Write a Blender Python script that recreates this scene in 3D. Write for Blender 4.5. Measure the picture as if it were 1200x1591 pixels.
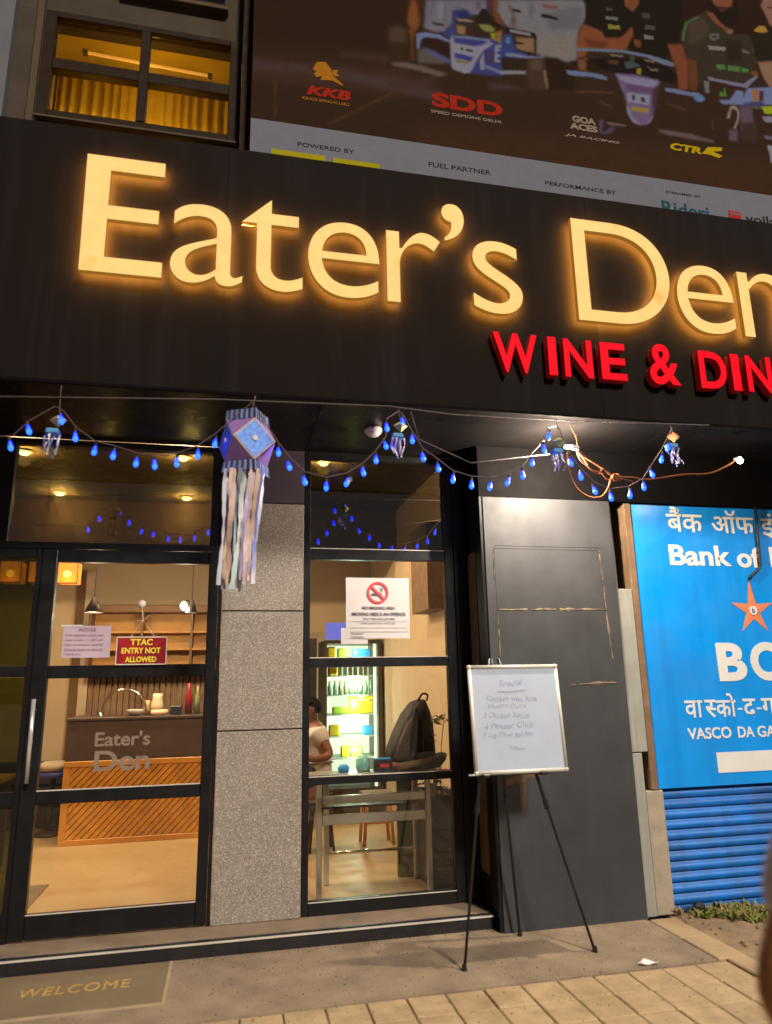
import bpy, bmesh, math, random
from mathutils import Vector, Matrix
random.seed(7)
sc = bpy.context.scene
for o in list(bpy.data.objects): bpy.data.objects.remove(o)
COL = sc.collection
R = math.radians

# ------------------------------------------------------------------ camera, sky, street light, exposure
cd = bpy.data.cameras.new('camera'); cam = bpy.data.objects.new('camera', cd); COL.objects.link(cam)
YAW, PIT, ROL = R(12.611), R(13.3756), R(-1.0574)
fwd0 = Vector((math.sin(YAW), math.cos(YAW), 0)); r0 = Vector((math.cos(YAW), -math.sin(YAW), 0)); up0 = Vector((0, 0, 1))
fw = math.cos(PIT)*fwd0 + math.sin(PIT)*up0; up1 = math.cos(PIT)*up0 - math.sin(PIT)*fwd0
rt = math.cos(ROL)*r0 + math.sin(ROL)*up1; up = math.cos(ROL)*up1 - math.sin(ROL)*r0
cam.matrix_world = Matrix(((rt.x, up.x, -fw.x, 0), (rt.y, up.y, -fw.y, -4.9), (rt.z, up.z, -fw.z, 1.55), (0, 0, 0, 1)))
cd.sensor_fit = 'VERTICAL'; cd.sensor_height = 24.0; cd.lens = 24.0*1088.05/1591.0
cd.dof.use_dof = True; cd.dof.focus_distance = 6.0; cd.dof.aperture_fstop = 0.8
cd.clip_start = 0.05; cd.clip_end = 300
sc.camera = cam

SUN_EL, SUN_AZ = R(37.0), R(18.0)      # the flood of street light from behind the camera, a little to the right
w = bpy.data.worlds.new('World'); sc.world = w; w.use_nodes = True
nt = w.node_tree; bg = nt.nodes['Background']
sky = nt.nodes.new('ShaderNodeTexSky'); sky.sky_type = 'NISHITA'; sky.sun_disc = False
sky.sun_elevation = SUN_EL; sky.sun_rotation = R(180.0) - SUN_AZ
nt.links.new(sky.outputs[0], bg.inputs[0]); bg.inputs[1].default_value = 0.008
sl = bpy.data.lights.new('sun', 'SUN'); so = bpy.data.objects.new('sun', sl); COL.objects.link(so)
sl.energy = 4.0; sl.angle = R(9.0); sl.color = (1.0, 0.89, 0.77)
sdir = Vector((math.sin(SUN_AZ)*math.cos(SUN_EL), -math.cos(SUN_AZ)*math.cos(SUN_EL), math.sin(SUN_EL)))
so.rotation_euler = sdir.to_track_quat('Z', 'Y').to_euler(); so.location = sdir*30
vs = sc.view_settings
sc.display_settings.display_device = 'sRGB'
vs.view_transform = 'Standard'; vs.look = 'None'; vs.exposure = 0.0; vs.gamma = 1.0; vs.use_curve_mapping = False
sc.cycles.use_denoising = True
sc.cycles.max_bounces = 8; sc.cycles.transparent_max_bounces = 16
sc.cycles.sample_clamp_indirect = 4.0
sc.cycles.caustics_reflective = False; sc.cycles.caustics_refractive = False

# ------------------------------------------------------------------ materials
def mat(name, col, rough=.6, metal=0.0, var=.18, vs_=6.0, bump=.0, bs=120.0, col2=None, c2amt=.5, c2s=3.0, spec=.5,
        emit=None, es=0.0, alpha=1.0, streak=None, speck=None):
    m = bpy.data.materials.new(name); m.use_nodes = True
    n = m.node_tree.nodes; L = m.node_tree.links; p = n['Principled BSDF']
    geo = n.new('ShaderNodeNewGeometry')
    p.inputs['Roughness'].default_value = rough; p.inputs['Metallic'].default_value = metal
    p.inputs['Specular IOR Level'].default_value = spec
    def noise(scale, det=5, vec=None, rg=.6):
        t = n.new('ShaderNodeTexNoise'); t.inputs['Scale'].default_value = scale; t.inputs['Detail'].default_value = det
        t.inputs['Roughness'].default_value = rg
        L.new(vec or geo.outputs['Position'], t.inputs['Vector']); return t.outputs['Fac']
    def ramp(src, a, b, va=0.0, vb=1.0):
        r = n.new('ShaderNodeMapRange'); r.inputs[1].default_value = a; r.inputs[2].default_value = b
        r.inputs[3].default_value = va; r.inputs[4].default_value = vb; L.new(src, r.inputs[0]); return r.outputs[0]
    def mixc(fac, A, B, mode='MIX'):
        x = n.new('ShaderNodeMix'); x.data_type = 'RGBA'; x.blend_type = mode
        if isinstance(fac, float): x.inputs[0].default_value = fac
        else: L.new(fac, x.inputs[0])
        for i, v in ((6, A), (7, B)):
            if isinstance(v, tuple): x.inputs[i].default_value = (*v, 1)
            else: L.new(v, x.inputs[i])
        return x.outputs[2]
    c = tuple(col)
    if col2: c = mixc(ramp(noise(c2s, 7), .5-.12*(1-c2amt)-(.22*(c2amt-.5)), .72), c, tuple(col2))
    if streak:
        mp = n.new('ShaderNodeMapping'); mp.inputs['Scale'].default_value = (streak[1], streak[1], streak[1]*.07)
        L.new(geo.outputs['Position'], mp.inputs['Vector'])
        c = mixc(ramp(noise(1.0, 6, mp.outputs[0]), .48, .78, 0, streak[2]), c, tuple(streak[0]))
    if speck:
        c = mixc(ramp(noise(speck[1], 3, rg=.8), .5, .7), c, tuple(speck[0]))
        c = mixc(ramp(noise(speck[1]*1.37, 3, rg=.8), .56, .72), c, tuple(speck[2]))
    if var:
        v = ramp(noise(vs_, 6), .25, .75, 1-var, 1+var)
        cc = n.new('ShaderNodeCombineColor'); [L.new(v, cc.inputs[i]) for i in range(3)]
        c = mixc(1.0, c, cc.outputs[0], 'MULTIPLY')
    if isinstance(c, tuple): p.inputs['Base Color'].default_value = (*c, 1)
    else: L.new(c, p.inputs['Base Color'])
    if var and metal < .5:
        L.new(ramp(noise(vs_*2.3, 4), .3, .7, max(.05, rough-.1), min(1, rough+.1)), p.inputs['Roughness'])
    if bump:
        b = n.new('ShaderNodeBump'); b.inputs['Strength'].default_value = bump; b.inputs['Distance'].default_value = .01
        L.new(noise(bs, 6), b.inputs['Height']); L.new(b.outputs[0], p.inputs['Normal'])
    if emit:
        p.inputs['Emission Color'].default_value = (*emit, 1); p.inputs['Emission Strength'].default_value = es
    return m

def glass(name, tint, refl=1.0):
    m = bpy.data.materials.new(name); m.use_nodes = True
    n = m.node_tree.nodes; L = m.node_tree.links; n.remove(n['Principled BSDF'])
    tr = n.new('ShaderNodeBsdfTransparent'); tr.inputs[0].default_value = (*tint, 1)
    gl = n.new('ShaderNodeBsdfGlossy'); gl.inputs['Roughness'].default_value = .015
    fr = n.new('ShaderNodeFresnel'); fr.inputs[0].default_value = 1.5
    ml = n.new('ShaderNodeMath'); ml.operation = 'MULTIPLY'; ml.inputs[1].default_value = refl
    L.new(fr.outputs[0], ml.inputs[0])
    mx = n.new('ShaderNodeMixShader'); L.new(ml.outputs[0], mx.inputs[0]); L.new(tr.outputs[0], mx.inputs[1]); L.new(gl.outputs[0], mx.inputs[2])
    L.new(mx.outputs[0], n['Material Output'].inputs[0]); return m

M = {}
def mm(k, *a, **kw): M[k] = mat(k, *a, **kw)
mm('granite', (.2, .168, .135), .55, var=.12, col2=(.165, .135, .105), c2s=1.5, speck=((.62, .55, .47), 140, (.022, .02, .017)), bump=.25, bs=220)
mm('joint', (.03, .026, .022), .9)
mm('frame', (.006, .006, .0075), .42, spec=.25, var=.25, vs_=4, bump=.03, bs=30)
mm('fascia', (.0105, .0075, .0062), .75, var=0, streak=((.022, .019, .0195), 7, .5), spec=.05)
mm('soffit', (.008, .0068, .0068), .28, var=.15, vs_=2, spec=.22)
mm('dark_beam', (.004, .0035, .0037), .75, spec=.04)
mm('led_tint_paint', (.05, .032, .045), .6)  # violet spill of the blue bulbs put into this base colour
mm('concrete', (.265, .19, .12), .85, var=.3, vs_=4, col2=(.165, .118, .074), c2amt=.65, c2s=1.7, bump=.6, bs=70, speck=((.42, .33, .24), 130, (.11, .085, .06)))
mm('step_stone', (.24, .17, .11), .6, col2=(.16, .12, .085), c2amt=.6, c2s=4, bump=.2)
mm('step_black', (.014, .014, .016), .3)
mm('nosing', (.52, .47, .41), .4)
mm('grout', (.36, .27, .17), .9, bump=.2)
mm('mat_stone', (.205, .145, .08), .85, col2=(.15, .104, .058), c2amt=.6, bump=.4, bs=200)
mm('mat_text', (.46, .27, .06), .6, var=.35, vs_=30)
mm('tile', (.44, .31, .17), .85, var=.22, vs_=9, col2=(.31, .205, .105), c2amt=.55, c2s=3, bump=.4, bs=150, speck=((.5, .36, .2), 160, (.3, .2, .1)))
mm('tile_bed', (.1, .068, .036), .95, bump=.4)
mm('kerb_stone', (.42, .29, .16), .85, var=.2, col2=(.25, .17, .1), bump=.4, bs=80)
mm('soil', (.27, .18, .098), .95, var=.35, vs_=9, col2=(.17, .115, .065), bump=.8, bs=40)
mm('black_board', (.036, .0365, .040), .62, var=.22, vs_=2.5, col2=(.046, .046, .05), c2amt=.4, c2s=2.2, streak=((.06, .06, .062), 5, .3), bump=.08, bs=25, spec=.3)
mm('scrape', (.2, .145, .085), .9, var=.6, vs_=18, col2=(.05, .045, .042), c2amt=.75, c2s=16, bump=.4)
mm('stain', (.12, .062, .03), .8, var=.6, vs_=14, col2=(.05, .035, .028), c2amt=.7, c2s=12)
mm('steel_grey', (.27, .27, .24), .5, var=.15, streak=((.16, .15, .12), 14, .6))
mm('brown_wood', (.17, .1, .052), .75, var=.3, vs_=10, streak=((.1, .06, .03), 25, .8))
mm('cement', (.32, .27, .2), .9, var=.2, vs_=9, bump=.4)
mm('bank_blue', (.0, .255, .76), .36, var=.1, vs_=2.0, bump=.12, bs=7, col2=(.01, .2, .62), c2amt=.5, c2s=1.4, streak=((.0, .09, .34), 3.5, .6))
mm('bank_white', (.62, .62, .6), .45, var=.06)
mm('bank_orange', (.62, .2, .09), .45)
mm('shutter_blue', (.0, .135, .5), .45, var=.25, vs_=5, streak=((.01, .03, .1), 4.5, .85), col2=(.02, .11, .36), c2amt=.3, c2s=9, bump=.2)
mm('black', (.008, .008, .009), .5)
mm('black_cable', (.006, .006, .007), .5)
mm('wb', (.39, .455, .56), .35, var=.06, vs_=5, col2=(.42, .44, .54), c2amt=.4, spec=.25)
mm('wb_frame', (.55, .53, .46), .45)
mm('wb_ink', (.25, .27, .40), .6, var=.3, vs_=40)
mm('easel_black', (.012, .012, .014), .35)
mm('wall_upper', (.062, .048, .036), .95, var=.2, vs_=3, bump=.2, bs=60, streak=((.045, .034, .024), 4, .6), spec=.1)
mm('wall_pale', (.105, .108, .125), .9, var=.12, vs_=3, bump=.2, bs=60)
mm('window_brown', (.02, .011, .0055), .7, spec=.1)
mm('curtain', (.5, .36, .03), .9, var=.15)
mm('ledge', (.085, .062, .042), .9, spec=.1)
mm('wire_white', (.13, .105, .1), .7, var=0, spec=.1)
mm('wire_orange', (.2, .065, .025), .7, var=.1, spec=.1)
mm('wire_dim', (.12, .07, .06), .6, var=0)
mm('bulb_cap', (.02, .02, .03), .5, var=0)
mm('white_plastic', (.6, .58, .56), .35, var=.05)
mm('room_wall', (.55, .41, .26), .85, var=.08, vs_=2, bump=.1, bs=60)
mm('room_strip', (.6, .46, .32), .8)
mm('room_floor', (.46, .32, .155), .5, spec=.3, var=.16, vs_=3, col2=(.36, .235, .1), c2amt=.55, c2s=3, streak=None)
mm('room_ceiling', (.17, .13, .075), .8)
mm('bulkhead', (.11, .06, .03), .6)
mm('counter_dark', (.065, .036, .025), .5, var=.25, vs_=7)
mm('counter_orange', (.6, .25, .03), .42, var=.15)
mm('slat_wood', (.62, .26, .022), .45, var=.3, vs_=9)
mm('shelf_wood', (.5, .24, .05), .55, var=.2)
mm('shelf_dark', (.16, .075, .028), .55)
mm('brown_slat', (.24, .13, .065), .6, var=.35, vs_=6)
mm('room_mat', (.19, .13, .075), .9)
mm('pendant_black', (.02, .013, .012), .45)
mm('steel', (.62, .6, .52), .3, metal=.7, var=.1)
mm('handle_steel', (.6, .58, .56), .25, metal=.6)
mm('chrome', (.7, .66, .6), .15, metal=1.0, var=0)
mm('cream', (.7, .55, .38), .6)
mm('blue_dark', (.05, .06, .3), .6)
mm('sofa_black', (.02, .014, .018), .55)
mm('paper', (.5, .47, .47), .7, var=.04)
mm('paper_pink', (.47, .36, .43), .7, var=.05)
mm('ink', (.06, .055, .08), .7, var=0)
mm('ink_pink', (.3, .16, .24), .7, var=0)
mm('red_print', (.75, .04, .05), .5, var=0)
mm('board_red', (.3, .01, .015), .35, col2=(.09, .004, .014), c2amt=.5, c2s=5)
mm('yellow_print', (.72, .62, .03), .5, var=0)
mm('sucker', (.6, .52, .46), .2)
mm('decal', (.2, .14, .1), .6, var=.12, vs_=20)
mm('green_board', (.19, .25, .1), .6, var=.2)
mm('planter_dark', (.02, .011, .007), .6, var=.3)
mm('leaf', (.05, .08, .02), .6, var=.3)
mm('leaf_yellow', (.2, .22, .02), .6, var=.3)
mm('weed', (.17, .2, .025), .7, var=.4, vs_=20)
mm('weed_dry', (.22, .15, .06), .8, var=.4, vs_=20)
mm('grit', (.09, .065, .04), .95, var=.5, vs_=40)
mm('litter', (.75, .72, .68), .7)
mm('bag_black', (.009, .008, .009), .65, var=.3, bump=.3, bs=90)
mm('bag_brown', (.045, .026, .017), .7, var=.3, bump=.3, bs=90)
mm('skin', (.3, .125, .05), .55, var=.1)
mm('skin_dark', (.22, .085, .045), .55, var=.1)
mm('hair', (.004, .0035, .0035), .7, spec=.1, var=.3, vs_=60, bump=.6, bs=160)
mm('shirt_peach', (.62, .52, .45), .8, var=.08, bump=.15, bs=60)
mm('shirt_check', (.5, .52, .64), .85, var=.25, vs_=22, bump=.2, bs=90)
mm('trousers', (.03, .032, .045), .85, bump=.2)
mm('shoe', (.02, .018, .016), .5)
mm('eye_white', (.7, .68, .64), .3, var=0)
mm('fridge_dark', (.05, .035, .02), .4)
mm('fridge_white', (.6, .68, .6), .5)
mm('bottle_green', (.22, .36, .25), .25, var=.3, vs_=40)
mm('bottle_brown', (.24, .24, .12), .25, var=.3, vs_=40)
mm('pack_yellow', (.85, .6, .02), .5, var=.2, vs_=30)
mm('pack_lime', (.4, .6, .05), .5)
mm('pack_blue', (.03, .35, .75), .4)
mm('jar_teal', (.25, .62, .52), .3)
mm('screen_dark', (.02, .022, .04), .3)
mm('sign_blue', (.12, .17, .75), .5, emit=(.09, .13, .8), es=.55)
mm('menu_dark', (.07, .04, .03), .6)
mm('kandil_blue', (.13, .27, .72), .75, var=.45, vs_=55, bump=.3)
mm('kandil_cyan', (.08, .26, .5), .75, var=.3, vs_=60)
mm('kandil_purple', (.24, .13, .36), .75, var=.12)
mm('kandil_band', (.14, .18, .36), .8, var=.3, vs_=70)
mm('kandil_pleat', (.03, .035, .07), .8)
mm('gold_edge', (.5, .34, .16), .5)
for k, c in dict(peach=(.6, .42, .34), grey=(.5, .53, .52), blue=(.14, .18, .5), lav=(.44, .36, .56), pale=(.56, .57, .64), teal=(.32, .42, .46), rose=(.58, .46, .46)).items():
    mm('rib_'+k, c, .7, var=.12)
mm('paper_lime', (.42, .42, .1), .6)
mm('amber_side', (.14, .07, .012), .5, emit=(1, .42, .05), es=.26)
mm('amber_back', (.5, .25, .05), .5, emit=(1.0, .45, .08), es=60.0)
mm('red_side', (.1, .004, .006), .5, emit=(1, .01, .015), es=.05)
mm('warm_lamp', (.9, .8, .6), .4, emit=(1, .85, .6), es=25, var=0)
mm('downlight', (.9, .8, .6), .4, emit=(1, .82, .5), es=60, var=0)
mm('orange_lamp', (.5, .2, .03), .5, emit=(1.0, .22, .02), es=.95, var=0)
mm('orange_core', (.5, .2, .03), .5, emit=(1.0, .55, .15), es=2.5, var=0)
mm('tube_glow', (.6, .4, .15), .5, emit=(1.0, .5, .16), es=.5, var=0)
mm('fairy_amber', (.6, .4, .15), .5, emit=(1.0, .6, .15), es=3.5, var=0)
mm('led_blue', (.02, .1, .5), .4, emit=(.0012, .0065, 1.0), es=15.0, var=0)
mm('led_core', (.02, .1, .5), .4, emit=(.01, .08, 1.0), es=4.5, var=0)
mm('fridge_glow', (.6, .7, .6), .6, emit=(.8, 1.0, .68), es=1.5, var=0)
mm('lamp_mint', (.5, .6, .5), .4, emit=(.65, 1, .7), es=2.0, var=0)

def face_emit(name, col, st, base, dirt):
    """A glowing acrylic letter face with rusty blotches and a little unevenness."""
    m = mat(name, base, .6, var=0, spec=.05); n = m.node_tree.nodes; L = m.node_tree.links; p = n['Principled BSDF']
    geo = n.new('ShaderNodeNewGeometry'); t = n.new('ShaderNodeTexNoise'); t.inputs['Scale'].default_value = 4.5; t.inputs['Detail'].default_value = 6
    L.new(geo.outputs['Position'], t.inputs['Vector'])
    r = n.new('ShaderNodeMapRange'); r.inputs[1].default_value = .62; r.inputs[2].default_value = .8; L.new(t.outputs['Fac'], r.inputs[0])
    mx = n.new('ShaderNodeMix'); mx.data_type = 'RGBA'; mx.inputs[6].default_value = (*col, 1); mx.inputs[7].default_value = (*dirt, 1)
    L.new(r.outputs[0], mx.inputs[0]); L.new(mx.outputs[2], p.inputs['Emission Color'])
    t2 = n.new('ShaderNodeTexNoise'); t2.inputs['Scale'].default_value = 9; L.new(geo.outputs['Position'], t2.inputs['Vector'])
    r2 = n.new('ShaderNodeMapRange'); r2.inputs[3].default_value = st*.86; r2.inputs[4].default_value = st*1.12; L.new(t2.outputs['Fac'], r2.inputs[0])
    L.new(r2.outputs[0], p.inputs['Emission Strength']); M[name] = m
face_emit('letter_amber', (1.0, .64, .215), 1.0, (.1, .06, .02), (.85, .36, .04))
face_emit('letter_red', (1.0, .0, .012), .95, (.06, .002, .003), (.8, .01, .01))
M['glass'] = glass('glass', (.93, .93, .92), 1.0)
M['glass_tint'] = glass('glass_tint', (.24, .22, .13), 4.0)
M['glass_green'] = glass('glass_green', (.30, .32, .12), 2.0)
M['glass_amber'] = glass('glass_amber', (.85, .78, .55), .1)

# ------------------------------------------------------------------ mesh helpers
class MB:
    def __init__(s): s.v = []; s.f = []; s.mi = []; s.m = 0
    def add(s, vs, fs):
        b = len(s.v); s.v += [tuple(v) for v in vs]; s.f += [tuple(b+i for i in f) for f in fs]; s.mi += [s.m]*len(fs); return s
    def box(s, x0, x1, y0, y1, z0, z1):
        return s.add([(x0,y0,z0),(x1,y0,z0),(x1,y1,z0),(x0,y1,z0),(x0,y0,z1),(x1,y0,z1),(x1,y1,z1),(x0,y1,z1)],
                     [(3,2,1,0),(4,5,6,7),(0,1,5,4),(1,2,6,5),(2,3,7,6),(3,0,4,7)])
    def bbox(s, x0, x1, y0, y1, z0, z1, b):
        """box with bevelled edges toward -y and upward (all edges chamfered)"""
        bm = bmesh.new(); bmesh.ops.create_cube(bm, size=1)
        for v in bm.verts: v.co = Vector(((x0+x1)/2+v.co.x*(x1-x0), (y0+y1)/2+v.co.y*(y1-y0), (z0+z1)/2+v.co.z*(z1-z0)))
        bmesh.ops.bevel(bm, geom=bm.edges[:], offset=b, segments=1, affect='EDGES')
        bm.verts.index_update(); s.add([v.co[:] for v in bm.verts], [[v.index for v in f.verts] for f in bm.faces]); bm.free(); return s
    def tube(s, pts, r, n=8, cap=True, r2=None):
        pts = [Vector(p) for p in pts]; k = len(pts); b = []; prev = None
        for i, p in enumerate(pts):
            t = (pts[min(i+1,k-1)]-pts[max(i-1,0)]).normalized()
            if prev is None:
                a = t.orthogonal().normalized()
            else:
                a = (prev - t*prev.dot(t)).normalized()
            prev = a; c = t.cross(a); rr = r[i] if isinstance(r, (list, tuple)) else r if r2 is None else r+(r2-r)*i/(k-1)
            b += [p+(a*math.cos(2*math.pi*j/n)+c*math.sin(2*math.pi*j/n))*rr for j in range(n)]
        fs = [(i*n+j, i*n+(j+1)%n, (i+1)*n+(j+1)%n, (i+1)*n+j) for i in range(k-1) for j in range(n)]
        if cap: fs += [tuple(range(n-1,-1,-1)), tuple(range((k-1)*n, k*n))]
        return s.add(b, fs)
    def lathe(s, prof, c, n=16, axis='z'):
        b = []
        for r_, h in prof:
            for j in range(n):
                a = 2*math.pi*j/n; x, y = r_*math.cos(a), r_*math.sin(a)
                b.append((c[0]+x, c[1]+y, c[2]+h) if axis == 'z' else (c[0]+x, c[1]+h, c[2]+y))
        k = len(prof)
        fs = [(i*n+j, i*n+(j+1)%n, (i+1)*n+(j+1)%n, (i+1)*n+j) for i in range(k-1) for j in range(n)]
        fs += [tuple(range(n-1,-1,-1)), tuple(range((k-1)*n, k*n))]
        return s.add(b, fs)
    def prism(s, poly, y0, y1):
        """polygon in XZ extruded from y0 (front) to y1"""
        n = len(poly); b = [(x, y0, z) for x, z in poly]+[(x, y1, z) for x, z in poly]
        return s.add(b, [tuple(range(n)), tuple(range(2*n-1, n-1, -1))]+[(i, i+n, (i+1)%n+n, (i+1)%n) for i in range(n)])
    def build(s, name, m, parent=None, smooth=False, fix=True, mats=None, weld=0):
        me = bpy.data.meshes.new(name); me.from_pydata(s.v, [], s.f); me.update()
        if mats:
            for p, i in zip(me.polygons, s.mi): p.material_index = i
        if weld:
            bm = bmesh.new(); bm.from_mesh(me); bmesh.ops.remove_doubles(bm, verts=bm.verts, dist=weld); bm.to_mesh(me); bm.free()
        if fix:
            bm = bmesh.new(); bm.from_mesh(me); bmesh.ops.recalc_face_normals(bm, faces=bm.faces); bm.to_mesh(me); bm.free()
        if mats:
            for q in mats: me.materials.append(M[q])
        else: me.materials.append(M[m] if isinstance(m, str) else m)
        if smooth: me.shade_smooth()
        return link(name, me, parent)
def link(name, me, parent=None, loc=None):
    o = bpy.data.objects.new(name, me); COL.objects.link(o)
    if loc is not None: o.matrix_world = Matrix.Translation(loc)
    if parent:
        o.parent = parent; o.matrix_parent_inverse = parent.matrix_world.inverted()
    return o
def tag(o, label=None, cat=None, group=None, kind=None):
    if label: o['label'] = label
    if cat: o['category'] = cat
    if group: o['group'] = group
    if kind: o['kind'] = kind
    return o
def thing(name, loc, label, cat, group=None):
    o = bpy.data.objects.new(name, None); COL.objects.link(o); o.location = loc
    o.matrix_world = Matrix.Translation(loc); o.empty_display_size = .1
    return tag(o, label, cat, group)
def box(name, b, m, parent=None, bev=0):
    q = MB()
    q.bbox(*b, bev) if bev else q.box(*b)
    return q.build(name, m, parent)
DG = None
def curve_mesh(c):
    o = bpy.data.objects.new('tmp', c); COL.objects.link(o)
    dg = bpy.context.evaluated_depsgraph_get()
    me = bpy.data.meshes.new_from_object(o.evaluated_get(dg)); bpy.data.objects.remove(o); bpy.data.curves.remove(c); return me
def glyphs(txt, off=0.0, depth=0.0, shear=0.0, sp=1.0):
    c = bpy.data.curves.new('t', 'FONT'); c.body = txt; c.offset = off; c.extrude = depth; c.shear = shear; c.space_character = sp
    c.resolution_u = 12 if off < .01 and len(txt) == 1 else 5; c.align_x = 'LEFT'; return curve_mesh(c)
def text(name, txt, x0, x1, z0, z1, y, m, parent=None, off=0.0, depth=.001, shear=0.0, mats=None, cut=None, flat=False, sp=1.0):
    """lettering fitted to the box x0..x1, z0..z1; stands on plane y facing -Y (flat=True: lies on the floor, z0/z1 are then y, y is z)"""
    me = glyphs(txt, off, 1.0, shear, sp)
    if cut is not None:
        bm = bmesh.new(); bm.from_mesh(me); xs = [v.co.x for v in bm.verts]; X = min(xs)+(max(xs)-min(xs))*cut
        bmesh.ops.bisect_plane(bm, geom=bm.verts[:]+bm.edges[:]+bm.faces[:], plane_co=(X, 0, 0), plane_no=(1, 0, 0), clear_outer=True); bm.to_mesh(me); bm.free()
    xs = [v.co.x for v in me.vertices]; ys = [v.co.y for v in me.vertices]
    ax, bx, ay, by = min(xs), max(xs), min(ys), max(ys)
    if x1 is None: x1 = x0+(bx-ax)/(by-ay)*(z1-z0)
    for v in me.vertices:
        X = x0+(v.co.x-ax)/(bx-ax)*(x1-x0); Z = z0+(v.co.y-ay)/(by-ay)*(z1-z0)
        v.co = (X, Z, y+(depth if v.co.z > 0 else 0)) if flat else (X, y+(-depth if v.co.z > 0 else 0), Z)
    me.materials.clear(); me.update()
    if mats:
        for q in mats: me.materials.append(M[q])
        for p in me.polygons:
            p.material_index = 0 if p.normal.y < -.7 else (2 if p.normal.y > .7 else 1)
    else: me.materials.append(M[m])
    me.update(); return link(name, me, parent)
def lamp(name, loc, energy, col, parent, rad=.03):
    l = bpy.data.lights.new(name, 'POINT'); l.energy = energy; l.color = col; l.shadow_soft_size = rad
    o = bpy.data.objects.new(name, l); COL.objects.link(o); o.location = loc
    o.parent = parent; o.matrix_parent_inverse = parent.matrix_world.inverted(); return o
def skin(name, verts, edges, radii, m, parent=None, root=0, sub=2, vox=.0065):
    me = bpy.data.meshes.new(name); me.from_pydata(verts, edges, []); o = bpy.data.objects.new(name, me); COL.objects.link(o)
    o.modifiers.new('s', 'SKIN'); md = o.modifiers.new('u', 'SUBSURF'); md.levels = sub; md.render_levels = sub
    rm = o.modifiers.new('r', 'REMESH'); rm.mode = 'VOXEL'; rm.voxel_size = vox; rm.use_smooth_shade = True
    sm_ = o.modifiers.new('m', 'SMOOTH'); sm_.factor = .5; sm_.iterations = 4
    for i, d in enumerate(me.skin_vertices[0].data):
        r_ = radii[i]; d.radius = r_ if isinstance(r_, tuple) else (r_, r_); d.use_root = (i == root)
    dg = bpy.context.evaluated_depsgraph_get(); nm = bpy.data.meshes.new_from_object(o.evaluated_get(dg)); bpy.data.objects.remove(o)
    nm.materials.clear(); nm.materials.append(M[m]); nm.shade_smooth(); nm.name = name; return link(name, nm, parent)

# ------------------------------------------------------------------ the setting: ground
q = MB(); q.v = [(-60,-60,-.03),(60,-60,-.03),(60,60,-.03),(-60,60,-.03)]; q.f = [(0,1,2,3)]; q.mi = [0]
tag(q.build('ground', 'soil'), kind='structure')
fc = tag(box('forecourt', (-6, 2.70, -1.04, 0.0, -.03, 0.0), 'concrete'), kind='structure')
pv = tag(box('pavement', (-9, 2.757, -12, -1.041, -.03, -.014), 'tile_bed'), kind='structure')
tm = []
for k in range(4):                     # four slightly different concrete pavers, shared by all tiles
    q = MB(); q.bbox(-.0985, .0985, -.1078, .1078, -.03, 0, .005)
    me = q.build('paving_tile', 'tile').data; tm.append(me)
for o in list(bpy.data.objects):
    if o.name.startswith('paving_tile'): bpy.data.objects.remove(o)
TX, TY = .2037, .2245
for j in range(8):
    for i in range(-12, 10):
        x = 1.833+.002+(i-4)*TX+ .1018*0; y = -1.045-.11-j*TY
        if x+.1 > 2.77 or x < -1.1: continue
        o = link('paving_tile', tm[random.randrange(4)], pv, (x, y, -.004+random.uniform(-.0025, .0025)))
        o.rotation_euler = (random.uniform(-.008, .008), random.uniform(-.008, .008), random.uniform(-.012, .012))
q = MB()                                                           # pavers too far from the lens to pick apart
for j in range(0, 20):
    for i in range(-24, 10):
        x = 1.835+(i-4)*TX; y = -1.155-j*TY
        if x <= 2.71 and (j >= 8 or x < -1.1): q.box(x-.099, x+.099, y-.1095, y+.1095, -.03, -.004)
tag(q.build('rear_pavers', 'tile', pv), kind='stuff')
kb = tag(box('kerb', (2.707, 2.895, -1.04, -.36, -.03, -.012), 'tile_bed'), kind='structure')
y = -.362
for i in range(9):
    L_ = .332 if y > -1.0 else .443
    q = MB(); q.bbox(2.709 if y > -1.0 else 2.76, 2.893, y-L_, y, -.03, .004+random.uniform(-.003, .003), .006); q.build('kerb_slab', 'kerb_stone', kb); y -= L_+.006
q = MB(); N = 26; random.seed(3)
hs = {}
for i in range(N+1):
    for j in range(N+1):
        x = 2.896+i/N*3.2; yy = -.24-j/N*3.0
        e = min(1, i/2)*1.0
        hs[i,j] = len(q.v); q.v.append((x, yy, -.012+e*random.uniform(0, .022)))
for i in range(N):
    for j in range(N): q.f.append((hs[i,j], hs[i,j+1], hs[i+1,j+1], hs[i+1,j])); q.mi.append(0)
tag(q.build('dirt_strip', 'soil', smooth=True), kind='structure')

# weeds and rubble by the shutter
def blade(q, p, h, lean, wd, ang):
    d = Vector((math.cos(ang), math.sin(ang), 0)); s_ = Vector((-d.y, d.x, 0))*wd; p = Vector(p); b = []
    for k, (t, w_) in enumerate(((0, .6), (.5, 1), (1, .1))):
        c = p+d*lean*t*t+Vector((0, 0, h*t*(1-.25*t))); b += [c-s_*w_, c+s_*w_]
    q.add(b, [(0,1,3,2),(2,3,5,4)])
q = MB(); q2 = MB()
for c in range(260):
    px, py = (random.gauss(3.28, .12), random.gauss(-.46, .08)) if c < 150 else (random.uniform(2.93, 4.3), random.uniform(-.60, -.29))
    if py > -.28: continue
    if py < -.34-(px-2.9)*.55 and px < 3.4: continue
    dry = random.random() < .4
    for b_ in range(random.randint(5, 10)):
        blade(q2 if dry else q, (px+random.uniform(-.03,.03), py+random.uniform(-.03,.03), 0), random.uniform(.015,.07), random.uniform(.01,.06), random.uniform(.004,.011), random.uniform(0,6.28))
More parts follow.
